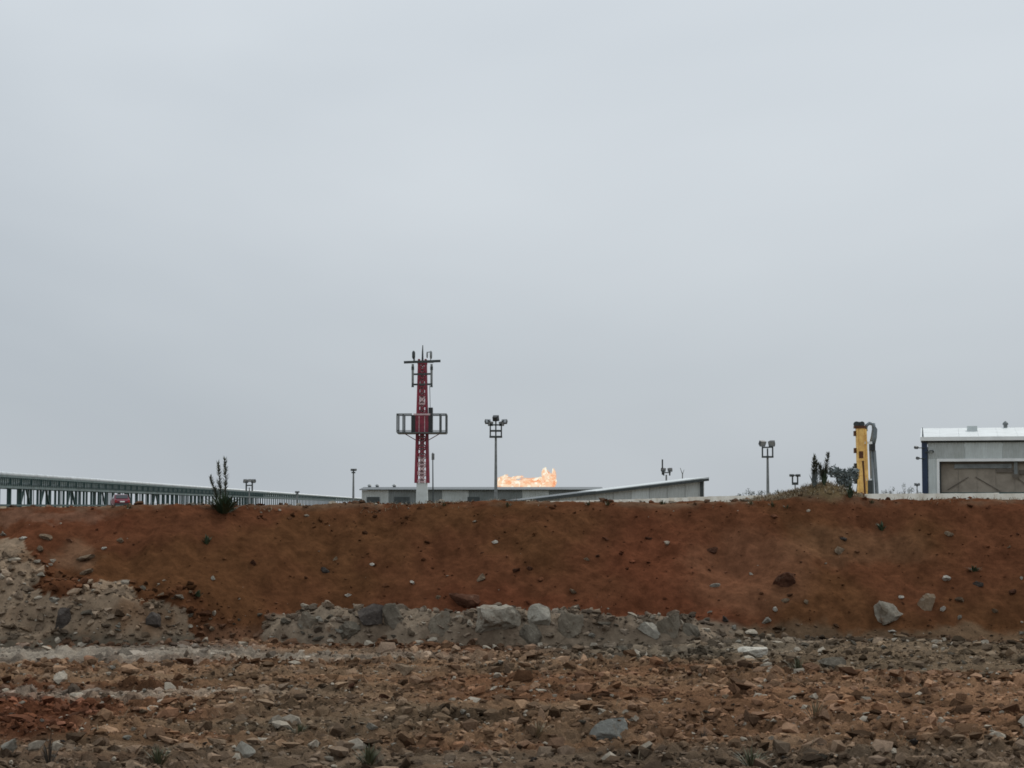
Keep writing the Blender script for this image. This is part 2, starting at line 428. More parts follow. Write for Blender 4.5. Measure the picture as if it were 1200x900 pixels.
M = {
    'soil_ground': soil('loose_soil', 34, 1.0), 'soil_bank': soil('red_earth', 12, 0.7), 'soil_far': soil('dry_plateau', 0.3, 0.1),
    'clod': soil('clods', 40, 0.5),
    'grey_rock': rock_mat('grey_rock', (0.100, 0.085, 0.066), (0.205, 0.178, 0.138), (0.27, 0.24, 0.19)),
    'slab_rock': rock_mat('slab_rock', (0.125, 0.104, 0.078), (0.210, 0.178, 0.136), (0.13, 0.094, 0.062), 3.0),
    'pale_rock': rock_mat('pale_rock', (0.225, 0.203, 0.165), (0.44, 0.41, 0.345), (0.15, 0.13, 0.10)),
    'soiled_rock': rock_mat('soiled_rock', (0.135, 0.108, 0.078), (0.40, 0.365, 0.300), (0.17, 0.115, 0.075), 4.0),
    'white_rock': rock_mat('white_rock', (0.42, 0.385, 0.32), (0.68, 0.635, 0.55), (0.3, 0.27, 0.22)),
    'dark_rock': rock_mat('dark_rock', (0.045, 0.038, 0.034), (0.115, 0.098, 0.085), (0.17, 0.145, 0.12)),
    'red_rock': rock_mat('red_rock', (0.055, 0.027, 0.018), (0.125, 0.060, 0.038), (0.19, 0.12, 0.085)),
    'tan_rock': rock_mat('tan_rock', (0.15, 0.105, 0.068), (0.30, 0.225, 0.155), (0.36, 0.31, 0.24)),
    'blue_rock': rock_mat('blue_grey_rock', (0.165, 0.163, 0.145), (0.270, 0.265, 0.235), (0.19, 0.16, 0.12)),
    'tower_red': paint('faded_red_paint', (0.215, 0.017, 0.038), 0.55, 0, 0.22, 2.0),
    'tower_pale': paint('faded_white_paint', (0.58, 0.42, 0.43), 0.6, 0, 0.2, 2.0),
    'galv': paint('galvanised_steel', (0.20, 0.215, 0.215), 0.5, 0.3, 0.2, 2.0),
    'steel_dark': paint('dark_steel', (0.045, 0.055, 0.055), 0.55, 0.2, 0.2, 2.0),
    'rail_steel': paint('weathered_rail_steel', (0.085, 0.098, 0.098), 0.55, 0.1, 0.2, 2.0),
    'steel_black': paint('black_housing', (0.018, 0.021, 0.022), 0.5, 0, 0.2, 3.0),
    'steel_green': paint('dark_green_steel', (0.034, 0.078, 0.076), 0.55, 0.1, 0.25, 0.6),
    'rack_steel': paint('grey_green_steel', (0.11, 0.160, 0.158), 0.55, 0.2, 0.25, 0.5),
    'tray': paint('teal_cable_tray', (0.42, 0.48, 0.47), 0.6, 0.0, 0.25, 0.15, dirt=(0.17, 0.21, 0.20)),
    'pipe_grey': paint('pipe_lagging', (0.24, 0.27, 0.27), 0.45, 0.4, 0.2, 0.4),
    'pipe_pale': paint('pale_lagging_and_halo', (0.78, 0.81, 0.81), 0.5, 0.0, 0.12, 0.4),
    'pipe_tan': paint('tan_pipe', (0.21, 0.20, 0.13), 0.6, 0.0, 0.2, 0.4),
    'sheet_grey': paint('grey_cladding', (0.43, 0.455, 0.445), 0.55, 0.05, 0.12, 0.7, dirt=(0.34, 0.36, 0.34)),
    'sheet_light': paint('light_grey_cladding', (0.54, 0.58, 0.57), 0.5, 0.05, 0.10, 0.8, dirt=(0.44, 0.47, 0.46)),
    'sheet_dull': paint('dull_grey_cladding', (0.165, 0.180, 0.178), 0.6, 0.1, 0.16, 0.5, dirt=(0.12, 0.135, 0.125)),
    'roof_dark': paint('dark_roof_sheet', (0.085, 0.100, 0.105), 0.55, 0.1, 0.2, 0.5),
    'roof_white': paint('white_roof_and_halo', (0.56, 0.59, 0.585), 0.45, 0, 0.08, 0.6),
    'white': paint('white_trim', (0.80, 0.81, 0.80), 0.5, 0, 0.06, 1.0),
    'navy': paint('navy_steel', (0.010, 0.028, 0.070), 0.45, 0, 0.2, 1.0),
    'brown_sheet': paint('brown_sheet', (0.275, 0.235, 0.190), 0.75, 0, 0.22, 0.9, dirt=(0.185, 0.155, 0.122)),
    'brown_steel': paint('brown_steel', (0.125, 0.103, 0.082), 0.6, 0.1, 0.2, 1.0),
    'yellow': paint('machine_yellow', (0.86, 0.56, 0.17), 0.45, 0, 0.2, 2.6, dirt=(0.60, 0.34, 0.10)),
    'rig_grey': paint('blue_grey_steel', (0.21, 0.245, 0.265), 0.5, 0.1, 0.2, 2.0),
    'rust': paint('rusty_iron', (0.115, 0.045, 0.018), 0.8, 0.1, 0.25, 3.0),
    'concrete': paint('pale_concrete', (0.82, 0.79, 0.72), 0.85, 0, 0.14, 0.8, 0.4, dirt=(0.60, 0.54, 0.45)),
    'car_red': paint('red_car_paint', (0.165, 0.012, 0.030), 0.3, 0, 0.12, 1.5),
    'glass': paint('dark_glass', (0.03, 0.035, 0.04), 0.12, 0, 0.05, 1.0),
    'rubber': paint('rubber', (0.02, 0.02, 0.02), 0.8, 0, 0.1, 3.0),
    'lamp_glass': paint('lamp_glass', (0.30, 0.32, 0.33), 0.2, 0, 0.1, 3.0),
    'tail_light': paint('tail_light', (0.35, 0.02, 0.02), 0.25, 0, 0.1, 3.0),
    'leaf_dark': leaf_mat('dark_leaves', (0.022, 0.040, 0.018), (0.060, 0.088, 0.042)),
    'leaf_plume': leaf_mat('seed_plume', (0.055, 0.068, 0.050), (0.120, 0.128, 0.095)),
    'leaf_grey': leaf_mat('grey_green_leaves', (0.10, 0.122, 0.122), (0.19, 0.215, 0.21)),
    'leaf_olive': leaf_mat('olive_leaves', (0.045, 0.050, 0.022), (0.095, 0.092, 0.042)),
    'leaf_far': leaf_mat('far_leaves', (0.035, 0.052, 0.038), (0.075, 0.095, 0.065)),
    'straw': leaf_mat('dry_straw', (0.150, 0.115, 0.065), (0.26, 0.205, 0.125)),
    'twig': paint('dry_twig', (0.055, 0.042, 0.030), 0.9, 0, 0.3, 6.0),
    'bark': paint('bark', (0.09, 0.07, 0.05), 0.9, 0, 0.25, 3.0),
}


def flame_mat(name, strength, lo, hi, alpha):
    m = bpy.data.materials.new(name); m.use_nodes = True
    n, l = m.node_tree.nodes, m.node_tree.links
    n.clear()
    o = n.new('ShaderNodeOutputMaterial'); e = n.new('ShaderNodeEmission'); e.inputs['Strength'].default_value = strength
    t = n.new('ShaderNodeTexCoord'); nz = n.new('ShaderNodeTexNoise'); nz.inputs['Scale'].default_value = 0.9
    nz.inputs['Detail'].default_value = 4
    l.new(t.outputs['Object'], nz.inputs['Vector'])
    r = n.new('ShaderNodeValToRGB')
    r.color_ramp.elements[0].position = 0.36; r.color_ramp.elements[0].color = (*lo, 1)
    r.color_ramp.elements[1].position = 0.55; r.color_ramp.elements[1].color = (*hi, 1)
    l.new(nz.outputs['Fac'], r.inputs['Fac']); l.new(r.outputs['Color'], e.inputs['Color'])
    if alpha < 1:
        tr = n.new('ShaderNodeBsdfTransparent'); mi = n.new('ShaderNodeMixShader'); mi.inputs[0].default_value = alpha
        l.new(tr.outputs[0], mi.inputs[1]); l.new(e.outputs[0], mi.inputs[2]); l.new(mi.outputs[0], o.inputs['Surface'])
    else:
        l.new(e.outputs[0], o.inputs['Surface'])
    return m


M['flame_core'] = flame_mat('flame_core', 1.0, (1.0, 0.80, 0.54), (1.0, 0.96, 0.80), 1.0)
M['flame_sheath'] = flame_mat('flame_sheath', 0.95, (0.95, 0.28, 0.11), (1.0, 0.60, 0.34), 0.5)


# ------------------------------------------------------------------ builders
def link(o, parent=None):
    col.objects.link(o)
    if parent is not None: o.parent = parent
    return o


def tag(o, label, cat, group=None):
    o['label'] = label; o['category'] = cat
    if group: o['group'] = group
    return o


def empty(name, loc, label, cat, group=None, rz=0.0):
    o = bpy.data.objects.new(name, None); col.objects.link(o)
    o.location = loc; o.rotation_euler = (0, 0, rz); o.empty_display_size = 0.2
    return tag(o, label, cat, group)


def mesh_np(name, V, Fc, mat, colr=None, smooth=False):
    V = np.asarray(V, np.float32); Fc = np.asarray(Fc, np.int32)
    me = bpy.data.meshes.new(name)
    k = Fc.shape[1]
    me.vertices.add(len(V)); me.vertices.foreach_set('co', V.ravel())
    me.loops.add(Fc.size); me.loops.foreach_set('vertex_index', Fc.ravel())
    me.polygons.add(len(Fc)); me.polygons.foreach_set('loop_start', np.arange(0, Fc.size, k, dtype=np.int32))
    if colr is not None:
        a = me.attributes.new('albedo', 'FLOAT_COLOR', 'POINT')
        c4 = np.ones((len(V), 4), np.float32); c4[:, :3] = np.clip(colr, 0, 1)
        a.data.foreach_set('color', c4.ravel())
    me.update(calc_edges=True); me.validate()
    me.polygons.foreach_set('use_smooth', np.full(len(Fc), smooth, bool))
    me.materials.append(mat)
    return me


class MB:
    def __init__(s): s.v = []; s.f = []

    def add(s, v, f):
        n = len(s.v); s.v += [tuple(p) for p in v]; s.f += [tuple(i + n for i in q) for q in f]; return s

    def hull8(s, p):
        return s.add(p, [(0, 3, 2, 1), (4, 5, 6, 7), (0, 1, 5, 4), (1, 2, 6, 5), (2, 3, 7, 6), (3, 0, 4, 7)])

    def box(s, x0, x1, y0, y1, z0, z1):
        return s.hull8([(x0, y0, z0), (x1, y0, z0), (x1, y1, z0), (x0, y1, z0), (x0, y0, z1), (x1, y0, z1), (x1, y1, z1), (x0, y1, z1)])

    def bar(s, p, q, w, h=None):
        p, q = Vector(p), Vector(q); h = h or w
        d = (q - p).normalized(); up = Vector((0, 0, 1)) if abs(d.z) < 0.95 else Vector((0, 1, 0))
        a = d.cross(up).normalized() * w / 2; b = a.cross(d).normalized() * h / 2
        return s.hull8([p - a - b, p + a - b, p + a + b, p - a + b, q - a - b, q + a - b, q + a + b, q - a + b])

    def tube(s, pts, rad, n=8, cap=True):
        pts = [Vector(p) for p in pts]
        if not isinstance(rad, (list, tuple)): rad = [rad] * len(pts)
        base = len(s.v); prev = None
        for i, p in enumerate(pts):
            d = (pts[min(i + 1, len(pts) - 1)] - pts[max(i - 1, 0)]).normalized()
            up = Vector((0, 0, 1)) if abs(d.z) < 0.95 else Vector((0, 1, 0))
            a = d.cross(up).normalized()
            if prev is not None and a.dot(prev) < 0 and abs(a.dot(prev)) > 0.5: a = -a
            prev = a; b = a.cross(d)
            for k in range(n):
                t = 2 * math.pi * k / n
                s.v.append(tuple(p + (a * math.cos(t) + b * math.sin(t)) * rad[i]))
        for i in range(len(pts) - 1):
            for k in range(n):
                s.f.append((base + i * n + k, base + i * n + (k + 1) % n, base + (i + 1) * n + (k + 1) % n, base + (i + 1) * n + k))
        if cap:
            s.f.append(tuple(base + k for k in range(n - 1, -1, -1))); e = base + (len(pts) - 1) * n
            s.f.append(tuple(e + k for k in range(n)))
        return s

    def build(s, name, mat, parent=None, smooth=False):
        me = bpy.data.meshes.new(name); me.from_pydata(s.v, [], s.f); me.update()
        import bmesh
        b = bmesh.new(); b.from_mesh(me); bmesh.ops.recalc_face_normals(b, faces=b.faces); b.to_mesh(me); b.free()
        me.materials.append(mat)
        if smooth:
            me.polygons.foreach_set('use_smooth', np.ones(len(me.polygons), bool))
        return link(bpy.data.objects.new(name, me), parent)


def copy_tree(o, parent=None):
    c = o.copy(); col.objects.link(c); c.parent = parent
    for ch in o.children: copy_tree(ch, c)
    return c


def spaced(lo, hi, step, far, grow=1.35):
    mid = np.arange(lo, hi + 1e-6, step)
    a, s = [], step
    p = hi
    while p < far:
        s *= grow; p += s; a.append(p)
    b, s, p = [], step, lo
    while p > -far:
        s *= grow; p -= s; b.append(p)
    return np.array(b[::-1] + list(mid) + a)


def sheet(name, X, Y, zf, cf, mat, keep=None):
    gx, gy = np.meshgrid(X, Y)
    gz = zf(gx, gy)
    V = np.stack([gx, gy, gz], -1).reshape(-1, 3)
    C = cf(gx, gy).reshape(-1, 3)
    nx, ny = len(X), len(Y)
    i = np.arange((ny - 1) * (nx - 1)); r, c = i // (nx - 1), i % (nx - 1)
    a = r * nx + c
    Q = np.stack([a, a + 1, a + nx + 1, a + nx], -1)
    o = link(bpy.data.objects.new(name, mesh_np(name, V, Q, mat, C, True)))
    o['kind'] = 'structure'
    return o


# ------------------------------------------------------------------ the setting
XF = spaced(-8.2, 8.2, 0.027, 3500, 1.32)
YG = np.concatenate([np.array([-3500., -1500, -600, -200, -80, -30, -10, -2, 2, 5, 7, 8.5, 9.5, 10.3]), np.arange(10.8, 17, 0.023), np.arange(17, 24.9, 0.034)])
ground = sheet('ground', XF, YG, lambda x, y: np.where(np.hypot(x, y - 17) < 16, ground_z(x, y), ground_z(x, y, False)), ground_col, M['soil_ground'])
YB = np.concatenate([np.arange(22.2, 28.6, 0.034), np.array([28.8, 29.2, 29.8, 30.6, 32.0])])
bank = sheet('embankment', XF, YB, bank_z, bank_col, M['soil_bank'])


def far_col(x, y):
    c = np.empty(x.shape + (3,)); c[:] = (0.25, 0.20, 0.145)
    return lerp(c, (0.15, 0.125, 0.075), sstep(-0.1, 0.4, fbm(x * 0.02, y * 0.02, 151, 4))) * (1 + 0.2 * fbm(x * 0.2, y * 0.2, 153, 3))[..., None]


XP = spaced(-60, 60, 3, 6000, 1.4); YP = np.concatenate([np.array([31.9, 33, 35, 38, 42]), np.arange(46, 200, 6), np.arange(200, 600, 25), np.array([650, 800, 1100, 1600, 2500, 4000, 6500])])
plateau = sheet('plateau', XP, YP, lambda x, y: PLATEAU - 0.05 + 0.06 * fbm(x * 0.05, y * 0.05, 155, 3) * sstep(32, 45, y) - 0.02 * (y < 32), far_col, M['soil_far'])

# ------------------------------------------------------------------ rocks
def ico(sub):
    import bmesh
    b = bmesh.new(); bmesh.ops.create_icosphere(b, subdivisions=sub, radius=1.0)
    V = np.array([v.co[:] for v in b.verts]); Fc = np.array([[v.index for v in f.verts] for f in b.faces]); b.free()
    return V, Fc


ICO = {k: ico(k) for k in (1, 2, 3, 4)}


def rock_v(seed, sub=2, cuts=9, rough=0.06, depth=(0.55, 0.9), boxy=0.0):
    rs = np.random.RandomState(seed)
    V = ICO[sub][0].copy()
    if boxy: V = V / (np.abs(V).max(1)[:, None] ** boxy)
    for _ in range(cuts):
        n = rs.normal(size=3); n /= np.linalg.norm(n)
        d = rs.uniform(*depth)
        e = V @ n - d
        V = V - np.where(e > 0, e, 0)[:, None] * n
    a = rs.uniform(0, 50)
    for k, (fq, am) in enumerate(((1.6, rough * 1.4), (4.0, rough * 0.8), (9.0, rough * 0.45), (18.0, rough * 0.25))):
        V = V + (V / np.linalg.norm(V, axis=1)[:, None]) * (am * fbm(V[:, 0] * fq + a + V[:, 2] * fq * 0.7, V[:, 1] * fq - V[:, 2] * fq * 0.6 + a, seed + k, 2))[:, None]
    V /= np.abs(V).max(0)
    return V


def rock_mesh(name, seed, size, mat, sub=3, cuts=9, rough=0.06, smooth=False, depth=(0.55, 0.9), boxy=0.0):
    return mesh_np(name, rock_v(seed, sub, cuts, rough, depth, boxy) * (np.array(size) / 2), ICO[sub][1], mat, smooth=smooth)


def boulder(name, px0, py0, px1, py1, mat, label, seed, cat='boulder', group=None, dep=0.8, sink=0.12, tilt=0.0, sub=4, cuts=13, rough=0.05, yaw=None, boxy=0.35):
    """a rock whose outline spans the given picture rectangle, seated on the land where its foot shows"""
    p = hit((px0 + px1) / 2, py1 - 1)
    s = p.y / F_PX
    w, h = (px1 - px0) * s, (py1 - py0) * s
    o = bpy.data.objects.new(name, rock_mesh(name, seed, (w, w * dep, h * (1 + sink)), mat, sub, cuts, rough, depth=(0.38, 0.80) if boxy < 0.6 else (0.85, 1.3), boxy=boxy))
    link(o)
    o.location = (p.x, p.y + w * dep * 0.22, p.z + h * (1 + sink) / 2 - h * sink)
    o.rotation_euler = (0, tilt, yaw or 0)
    return tag(o, label, cat, group)


boulder('boulder', 554, 706, 611, 748, M['soiled_rock'], 'largest pale grey boulder in the middle of the rubble row', 21, sub=4, cuts=14, rough=0.09, sink=0.25)
boulder('boulder', 418, 710, 450, 735, M['dark_rock'], 'dark grey boulder with a pale lump against its side', 35)
boulder('boulder', 446, 708, 472, 738, M['grey_rock'], 'grey boulder leaning on the dark boulder in the rubble row', 52)
boulder('boulder', 618, 711, 646, 738, M['pale_rock'], 'blocky pale boulder just beyond the gap beside the largest boulder', 77, cuts=7)
boulder('boulder', 1022, 704, 1056, 732, M['soiled_rock'], 'pale boulder resting alone on red earth at the bank foot', 131, tilt=0.5, cuts=14, sink=0.45, rough=0.09)
boulder('boulder', 905, 664, 941, 690, M['red_rock'], 'dark red boulder half buried high in the bank face', 127, sink=0.7, boxy=0.2, cuts=16, rough=0.10)
boulder('rock', 526, 690, 572, 713, M['red_rock'], 'arched red brown rock standing in for a dark recess above the grey rubble', 83, 'rock', dep=0.8, sink=0.4)  # dark rock stands in for an arched shaded recess
boulder('rock', 858, 757, 901, 772, M['white_rock'], 'chalk white jagged rock lying on the grey gravel', 29, 'rock', dep=0.7)
boulder('rock', 688, 848, 737, 869, M['blue_rock'], 'flat blue grey rock slab set in the brown soil', 37, 'rock', dep=0.9, sink=0.5)
boulder('rock', 745, 727, 775, 744, M['pale_rock'], 'pale angular rock on top of the grey rubble end', 44, 'rock', sink=0.4)
boulder('rock', 60, 716, 82, 740, M['dark_rock'], 'dark rock lodged in the pale slumped heap', 46, 'rock', sink=0.3)
boulder('rock', 958, 768, 992, 786, M['grey_rock'], 'squat grey rock beside the dry grass tuft', 49, 'rock', sink=0.3)
boulder('rock', 165, 720, 188, 738, M['dark_rock'], 'small black rock in the slumped heap near its tip', 33, 'rock', sink=0.4)
boulder('rock', 0, 868, 20, 886, M['pale_rock'], 'pale rock on the red soil patch at the picture corner', 36, 'rock', sink=0.3)
boulder('rock', 270, 868, 300, 886, M['pale_rock'], 'pale elongated rock in the near gravel', 39, 'rock', sink=0.3)
boulder('rock', 462, 779, 488, 792, M['tan_rock'], 'tan rock among red brown clods mid ground', 40, 'rock', sink=0.3)
boulder('rock', 1072, 697, 1098, 716, M['tan_rock'], 'crumbled tan rock low on the red bank', 41, 'rock', sink=0.4)

for (a, b, c, d, mk, lab, sd) in (
        (346, 716, 372, 738, 'slab_rock', 'angular grey rock at the thin start of the rubble row', 301),
        (392, 736, 424, 754, 'grey_rock', 'low grey rock at the foot below the dark boulder', 303),
        (500, 710, 536, 738, 'slab_rock', 'flat faced dull grey rock left of the largest boulder', 305),
        (606, 736, 640, 754, 'grey_rock', 'low grey rock filling the gap at the foot', 307),
        (646, 716, 684, 744, 'slab_rock', 'dull grey rock following the blocky pale boulder', 308),
        (770, 722, 800, 742, 'slab_rock', 'dull grey rock where the rubble row thins out', 311),
        (800, 732, 826, 748, 'grey_rock', 'small grey rock at the last of the rubble row', 312)):
    boulder('rock', a, b, c, d, M[mk], lab, sd, 'rock', 'rocks of the rubble row', dep=0.6, sink=0.7, rough=0.12, cuts=18, boxy=0.5, tilt=rnd.uniform(-0.2, 0.2))

# stones one can pick out on the bank face: (column, row, width px, material, label)
BANK_STONES = [
    (580, 634, 9, 'white_rock', 'single bright white stone in the middle of the red bank'),
    (483, 682, 9, 'white_rock', 'white stone on the bank above the dull grey rocks'),
    (27, 629, 9, 'white_rock', 'white stone near the left brow of the bank'),
    (121, 642, 8, 'white_rock', 'small round white stone on bare red earth'),
    (55, 626, 14, 'tan_rock', 'tan stone beside the white stone under the left brow'),
    (3, 625, 9, 'pale_rock', 'pale stone at the extreme left of the bank face'),
    (46, 641, 12, 'tan_rock', 'flat tan stone at the upper rim of the pale scree'),
    (141, 632, 10, 'tan_rock', 'tan stone on the bank above the slumped heap'),
    (394, 653, 8, 'tan_rock', 'small tan stone beside a dark clod on the bank'),
    (435, 661, 7, 'white_rock', 'tiny white stone high above the dark boulder'),
    (408, 695, 9, 'white_rock', 'white stone just above the grey rubble row'),
    (513, 698, 9, 'tan_rock', 'tan stone beside the arched recess rock'),
    (250, 678, 7, 'pale_rock', 'small pale stone above the foot of the bank'),
    (565, 675, 13, 'tan_rock', 'flat tan stone above the arched recess rock'),
    (605, 668, 9, 'red_rock', 'reddish stone above the largest boulder'),
    (672, 693, 10, 'tan_rock', 'tan stone above the blocky pale boulder'),
    (688, 655, 7, 'tan_rock', 'small tan stone on smooth red bank'),
    (838, 684, 11, 'pale_rock', 'pale flat stone on the slipped patch of bank'),
    (835, 644, 13, 'red_rock', 'wedge shaped reddish stone on the bank face'),
    (880, 671, 7, 'pale_rock', 'small pale stone beside the dark red boulder'),
    (908, 714, 9, 'white_rock', 'white stone at the foot of the slipped patch'),
    (900, 726, 12, 'pale_rock', 'pale stone low on the olive toe of the bank'),
    (1055, 699, 8, 'white_rock', 'white stone touching the lone pale boulder'),
    (1046, 739, 9, 'white_rock', 'white stone directly below the lone pale boulder'),
    (1108, 676, 12, 'white_rock', 'bright rectangular stone on the right bank face'),
    (1104, 714, 9, 'white_rock', 'white stone beside the crumbled tan rock'),
    (1112, 624, 10, 'tan_rock', 'tan stone on the bank below the big shed'),
    (1183, 641, 6, 'tan_rock', 'small tan stone on the bank near the right edge'),
    (1125, 703, 10, 'tan_rock', 'tan stone in a loose cluster low on the bank'),
    (1124, 723, 8, 'pale_rock', 'pale stone under the loose cluster on the bank'),
    (1166, 716, 9, 'tan_rock', 'tan stone near the foot of the bank at far right'),
    (1197, 676, 7, 'pale_rock', 'pale stone cut by the right edge of the picture'),
    (989, 630, 9, 'dark_rock', 'dark stone with a pale chip high on the bank'),
    (984, 643, 13, 'tan_rock', 'flat tan stone under the dark chipped stone'),
    (849, 724, 13, 'dark_rock', 'round black stone at the end of the rubble row'),
    (380, 667, 13, 'dark_rock', 'dark flat clod on the smooth brown bank'),
    (297, 658, 10, 'red_rock', 'dark red clod on the brown bank'),
    (1145, 682, 12, 'dark_rock', 'dark stone in the shadowy right bank'),
    (1185, 692, 14, 'red_rock', 'flat red stone low at the right edge of bank'),
    (100, 668, 16, 'tan_rock', 'broad tan stone in the pale dry slip'),
    (98, 651, 20, 'tan_rock', 'long tan ledge stone over the pale dry slip'),
    (622, 666, 8, 'red_rock', 'small reddish stone on the middle bank'),
    (700, 650, 6, 'red_rock', 'tiny reddish stone far above the blocky boulder'),
    (760, 630, 7, 'red_rock', 'small reddish stone under the sloping shed'),
    (920, 703, 9, 'tan_rock', 'tan stone below the dark red boulder'),
    (945, 705, 8, 'tan_rock', 'tan stone beside the olive toe'),
]
KIND = {'white_rock': 0, 'tan_rock': 1, 'pale_rock': 2, 'red_rock': 3, 'dark_rock': 4, 'grey_rock': 5}
ROCKLIB = {}
for mk in ('white_rock', 'tan_rock', 'pale_rock', 'red_rock', 'dark_rock', 'grey_rock'):
    ROCKLIB[mk] = [rock_mesh('stone', 200 + 10 * KIND[mk] + k, (1, 0.85, 0.62), M[mk], 2, 12, 0.10, depth=(0.32, 0.75), boxy=0.4) for k in range(5)]


def stone(p, w, mk, label, group, flat=1.0):
    o = bpy.data.objects.new('stone', rnd.choice(ROCKLIB[mk])); link(o)
    o.location = (p.x, p.y, p.z + (0.03 if p.y > 24.3 else 0.12) * w * flat)
    o.scale = (w * rnd.uniform(0.9, 1.1), w * rnd.uniform(0.8, 1.2), w * flat * rnd.uniform(0.8, 1.15))
    o.rotation_euler = (rnd.uniform(-0.35, 0.35), rnd.uniform(-0.35, 0.35), rnd.uniform(0, 6.28))
    return tag(o, label, 'stone', group)


for (px, py, w, mk, lab) in BANK_STONES:
    p = hit(px, py + w * 0.3)
    stone(p, w * p.y / F_PX * 1.15, mk, lab, 'stones on the red bank')

# rubble along the toe and loose stones in the foreground: too alike to tell apart within each lot
LOTS = [
    (20, (2, 230, 690, 756), (6, 14), ('tan_rock', 'pale_rock', 'tan_rock', 'grey_rock'), 'stone strewn over the pale slumped heap', 'stones in the slumped heap'),
    (24, (312, 480, 712, 758), (6, 13), ('pale_rock', 'grey_rock', 'grey_rock'), 'stone in the rubble left of the largest boulder', 'stones in the rubble row'),
    (22, (640, 850, 716, 764), (6, 13), ('pale_rock', 'grey_rock', 'tan_rock', 'grey_rock'), 'stone in the rubble beyond the largest boulder', 'stones in the rubble row'),
    (26, (850, 1198, 734, 770), (5, 13), ('pale_rock', 'grey_rock', 'tan_rock', 'grey_rock'), 'stone in the flat stony strip under the olive bank toe', 'stones in the stony strip'),
    (16, (235, 345, 722, 764), (5, 11), ('tan_rock', 'tan_rock', 'grey_rock'), 'stone where the bank foot meets the pale track', 'stones beside the pale track'),
    (26, (2, 600, 778, 830), (5, 11), ('tan_rock', 'tan_rock', 'pale_rock', 'red_rock'), 'stone among clods between pale track and near weeds', 'stones among the clods'),
    (22, (600, 1198, 775, 830), (5, 11), ('tan_rock', 'tan_rock', 'grey_rock', 'red_rock'), 'stone among clods in front of the stony strip', 'stones among the clods'),
    (34, (2, 1198, 835, 897), (6, 15), ('grey_rock', 'tan_rock', 'pale_rock', 'grey_rock', 'dark_rock'), 'stone loose in the nearest strip of rough ground', 'stones in the nearest strip'),
]
WORD = {'tan_rock': 'tan', 'pale_rock': 'pale grey', 'grey_rock': 'mid grey', 'red_rock': 'reddish', 'dark_rock': 'dark', 'white_rock': 'white'}
for (cnt, (a, b_, c, d), (w0, w1), mks, lab, grp) in LOTS:
    for _ in range(cnt):
        p = hit(rnd.uniform(a, b_), rnd.uniform(c, d))
        w = (w0 + (w1 - w0) * rnd.random() ** 2) * p.y / F_PX * 1.2
        mk = rnd.choice(mks)
        stone(p, w, mk, WORD[mk] + ' ' + lab, grp, rnd.uniform(0.6, 1.0))


# ------------------------------------------------------------------ clods and gravel too many to count
def scatter(name, cnt, area, size, sub, colf, zf, lab, cat, pale, dens=None):
    lib = [rock_v(400 + k, sub, 10, 0.12, (0.3, 0.75), 0.35) for k in range(8)]
    Fb = ICO[sub][1]; nv = len(lib[0])
    x0, x1, y0, y1 = area
    ys = y0 + (y1 - y0) * nrs.rand(cnt * 3) ** 1.0
    xs = x0 + (x1 - x0) * nrs.rand(cnt * 3)
    keep = np.ones(len(xs), bool)
    if dens is not None: keep = nrs.rand(len(xs)) < dens(xs, ys)
    xs, ys = xs[keep][:cnt], ys[keep][:cnt]
    n = len(xs)
    zs = zf(xs, ys)
    s = size[0] + (size[1] - size[0]) * nrs.rand(n) ** 3.2
    ang = nrs.rand(n) * 6.283; tx = nrs.uniform(-0.5, 0.5, n)
    sx, sy, sz = s * nrs.uniform(0.9, 1.5, n), s * nrs.uniform(0.7, 1.1, n), s * nrs.uniform(0.45, 0.9, n)
    C = colf(xs, ys) * (0.45 + 1.15 * nrs.rand(n) ** 1.2)[:, None]  # wide tone spread paints the dark gaps between clods into their colour
    g = C.mean(1, keepdims=True)
    C = C + (g - C) * nrs.uniform(0.0, 0.15, n)[:, None]
    pl = nrs.rand(n) < pale
    C[pl] = np.array((0.33, 0.285, 0.225)) * nrs.uniform(0.6, 1.15, pl.sum())[:, None]
    which = nrs.randint(0, 8, n)
    V = np.array(lib)[which] * 0.5
    V = V * np.stack([sx, sy, sz], 1)[:, None, :]
    ct, st_ = np.cos(tx)[:, None], np.sin(tx)[:, None]
    Y2 = V[:, :, 1] * ct - V[:, :, 2] * st_; Z2 = V[:, :, 1] * st_ + V[:, :, 2] * ct
    ca, sa = np.cos(ang)[:, None], np.sin(ang)[:, None]
    X3 = V[:, :, 0] * ca - Y2 * sa; Y3 = V[:, :, 0] * sa + Y2 * ca
    P = np.stack([X3 + xs[:, None], Y3 + ys[:, None], Z2 + (zs + 0.14 * s)[:, None]], -1).reshape(-1, 3)
    Fa = (Fb[None] + (np.arange(n) * nv)[:, None, None]).reshape(-1, 3)
    o = link(bpy.data.objects.new(name, mesh_np(name, P, Fa, M['clod'], np.repeat(C, nv, 0))))
    o['kind'] = 'stuff'
    return tag(o, lab, cat)


def patchy(x, y):
    px, py = proj(x, y, np.zeros_like(x))
    return (1 - 0.92 * ell(px, py, 40, 770, 430, 8, 0.5)) * (0.40 + 0.6 * sstep(-0.12, 0.30, fbm(x * 0.35, y * 1.3, 107, 3)))


def infr(f):
    return lambda x, y: f(x, y) * (np.abs(x) < 0.33 * y + 1.2)


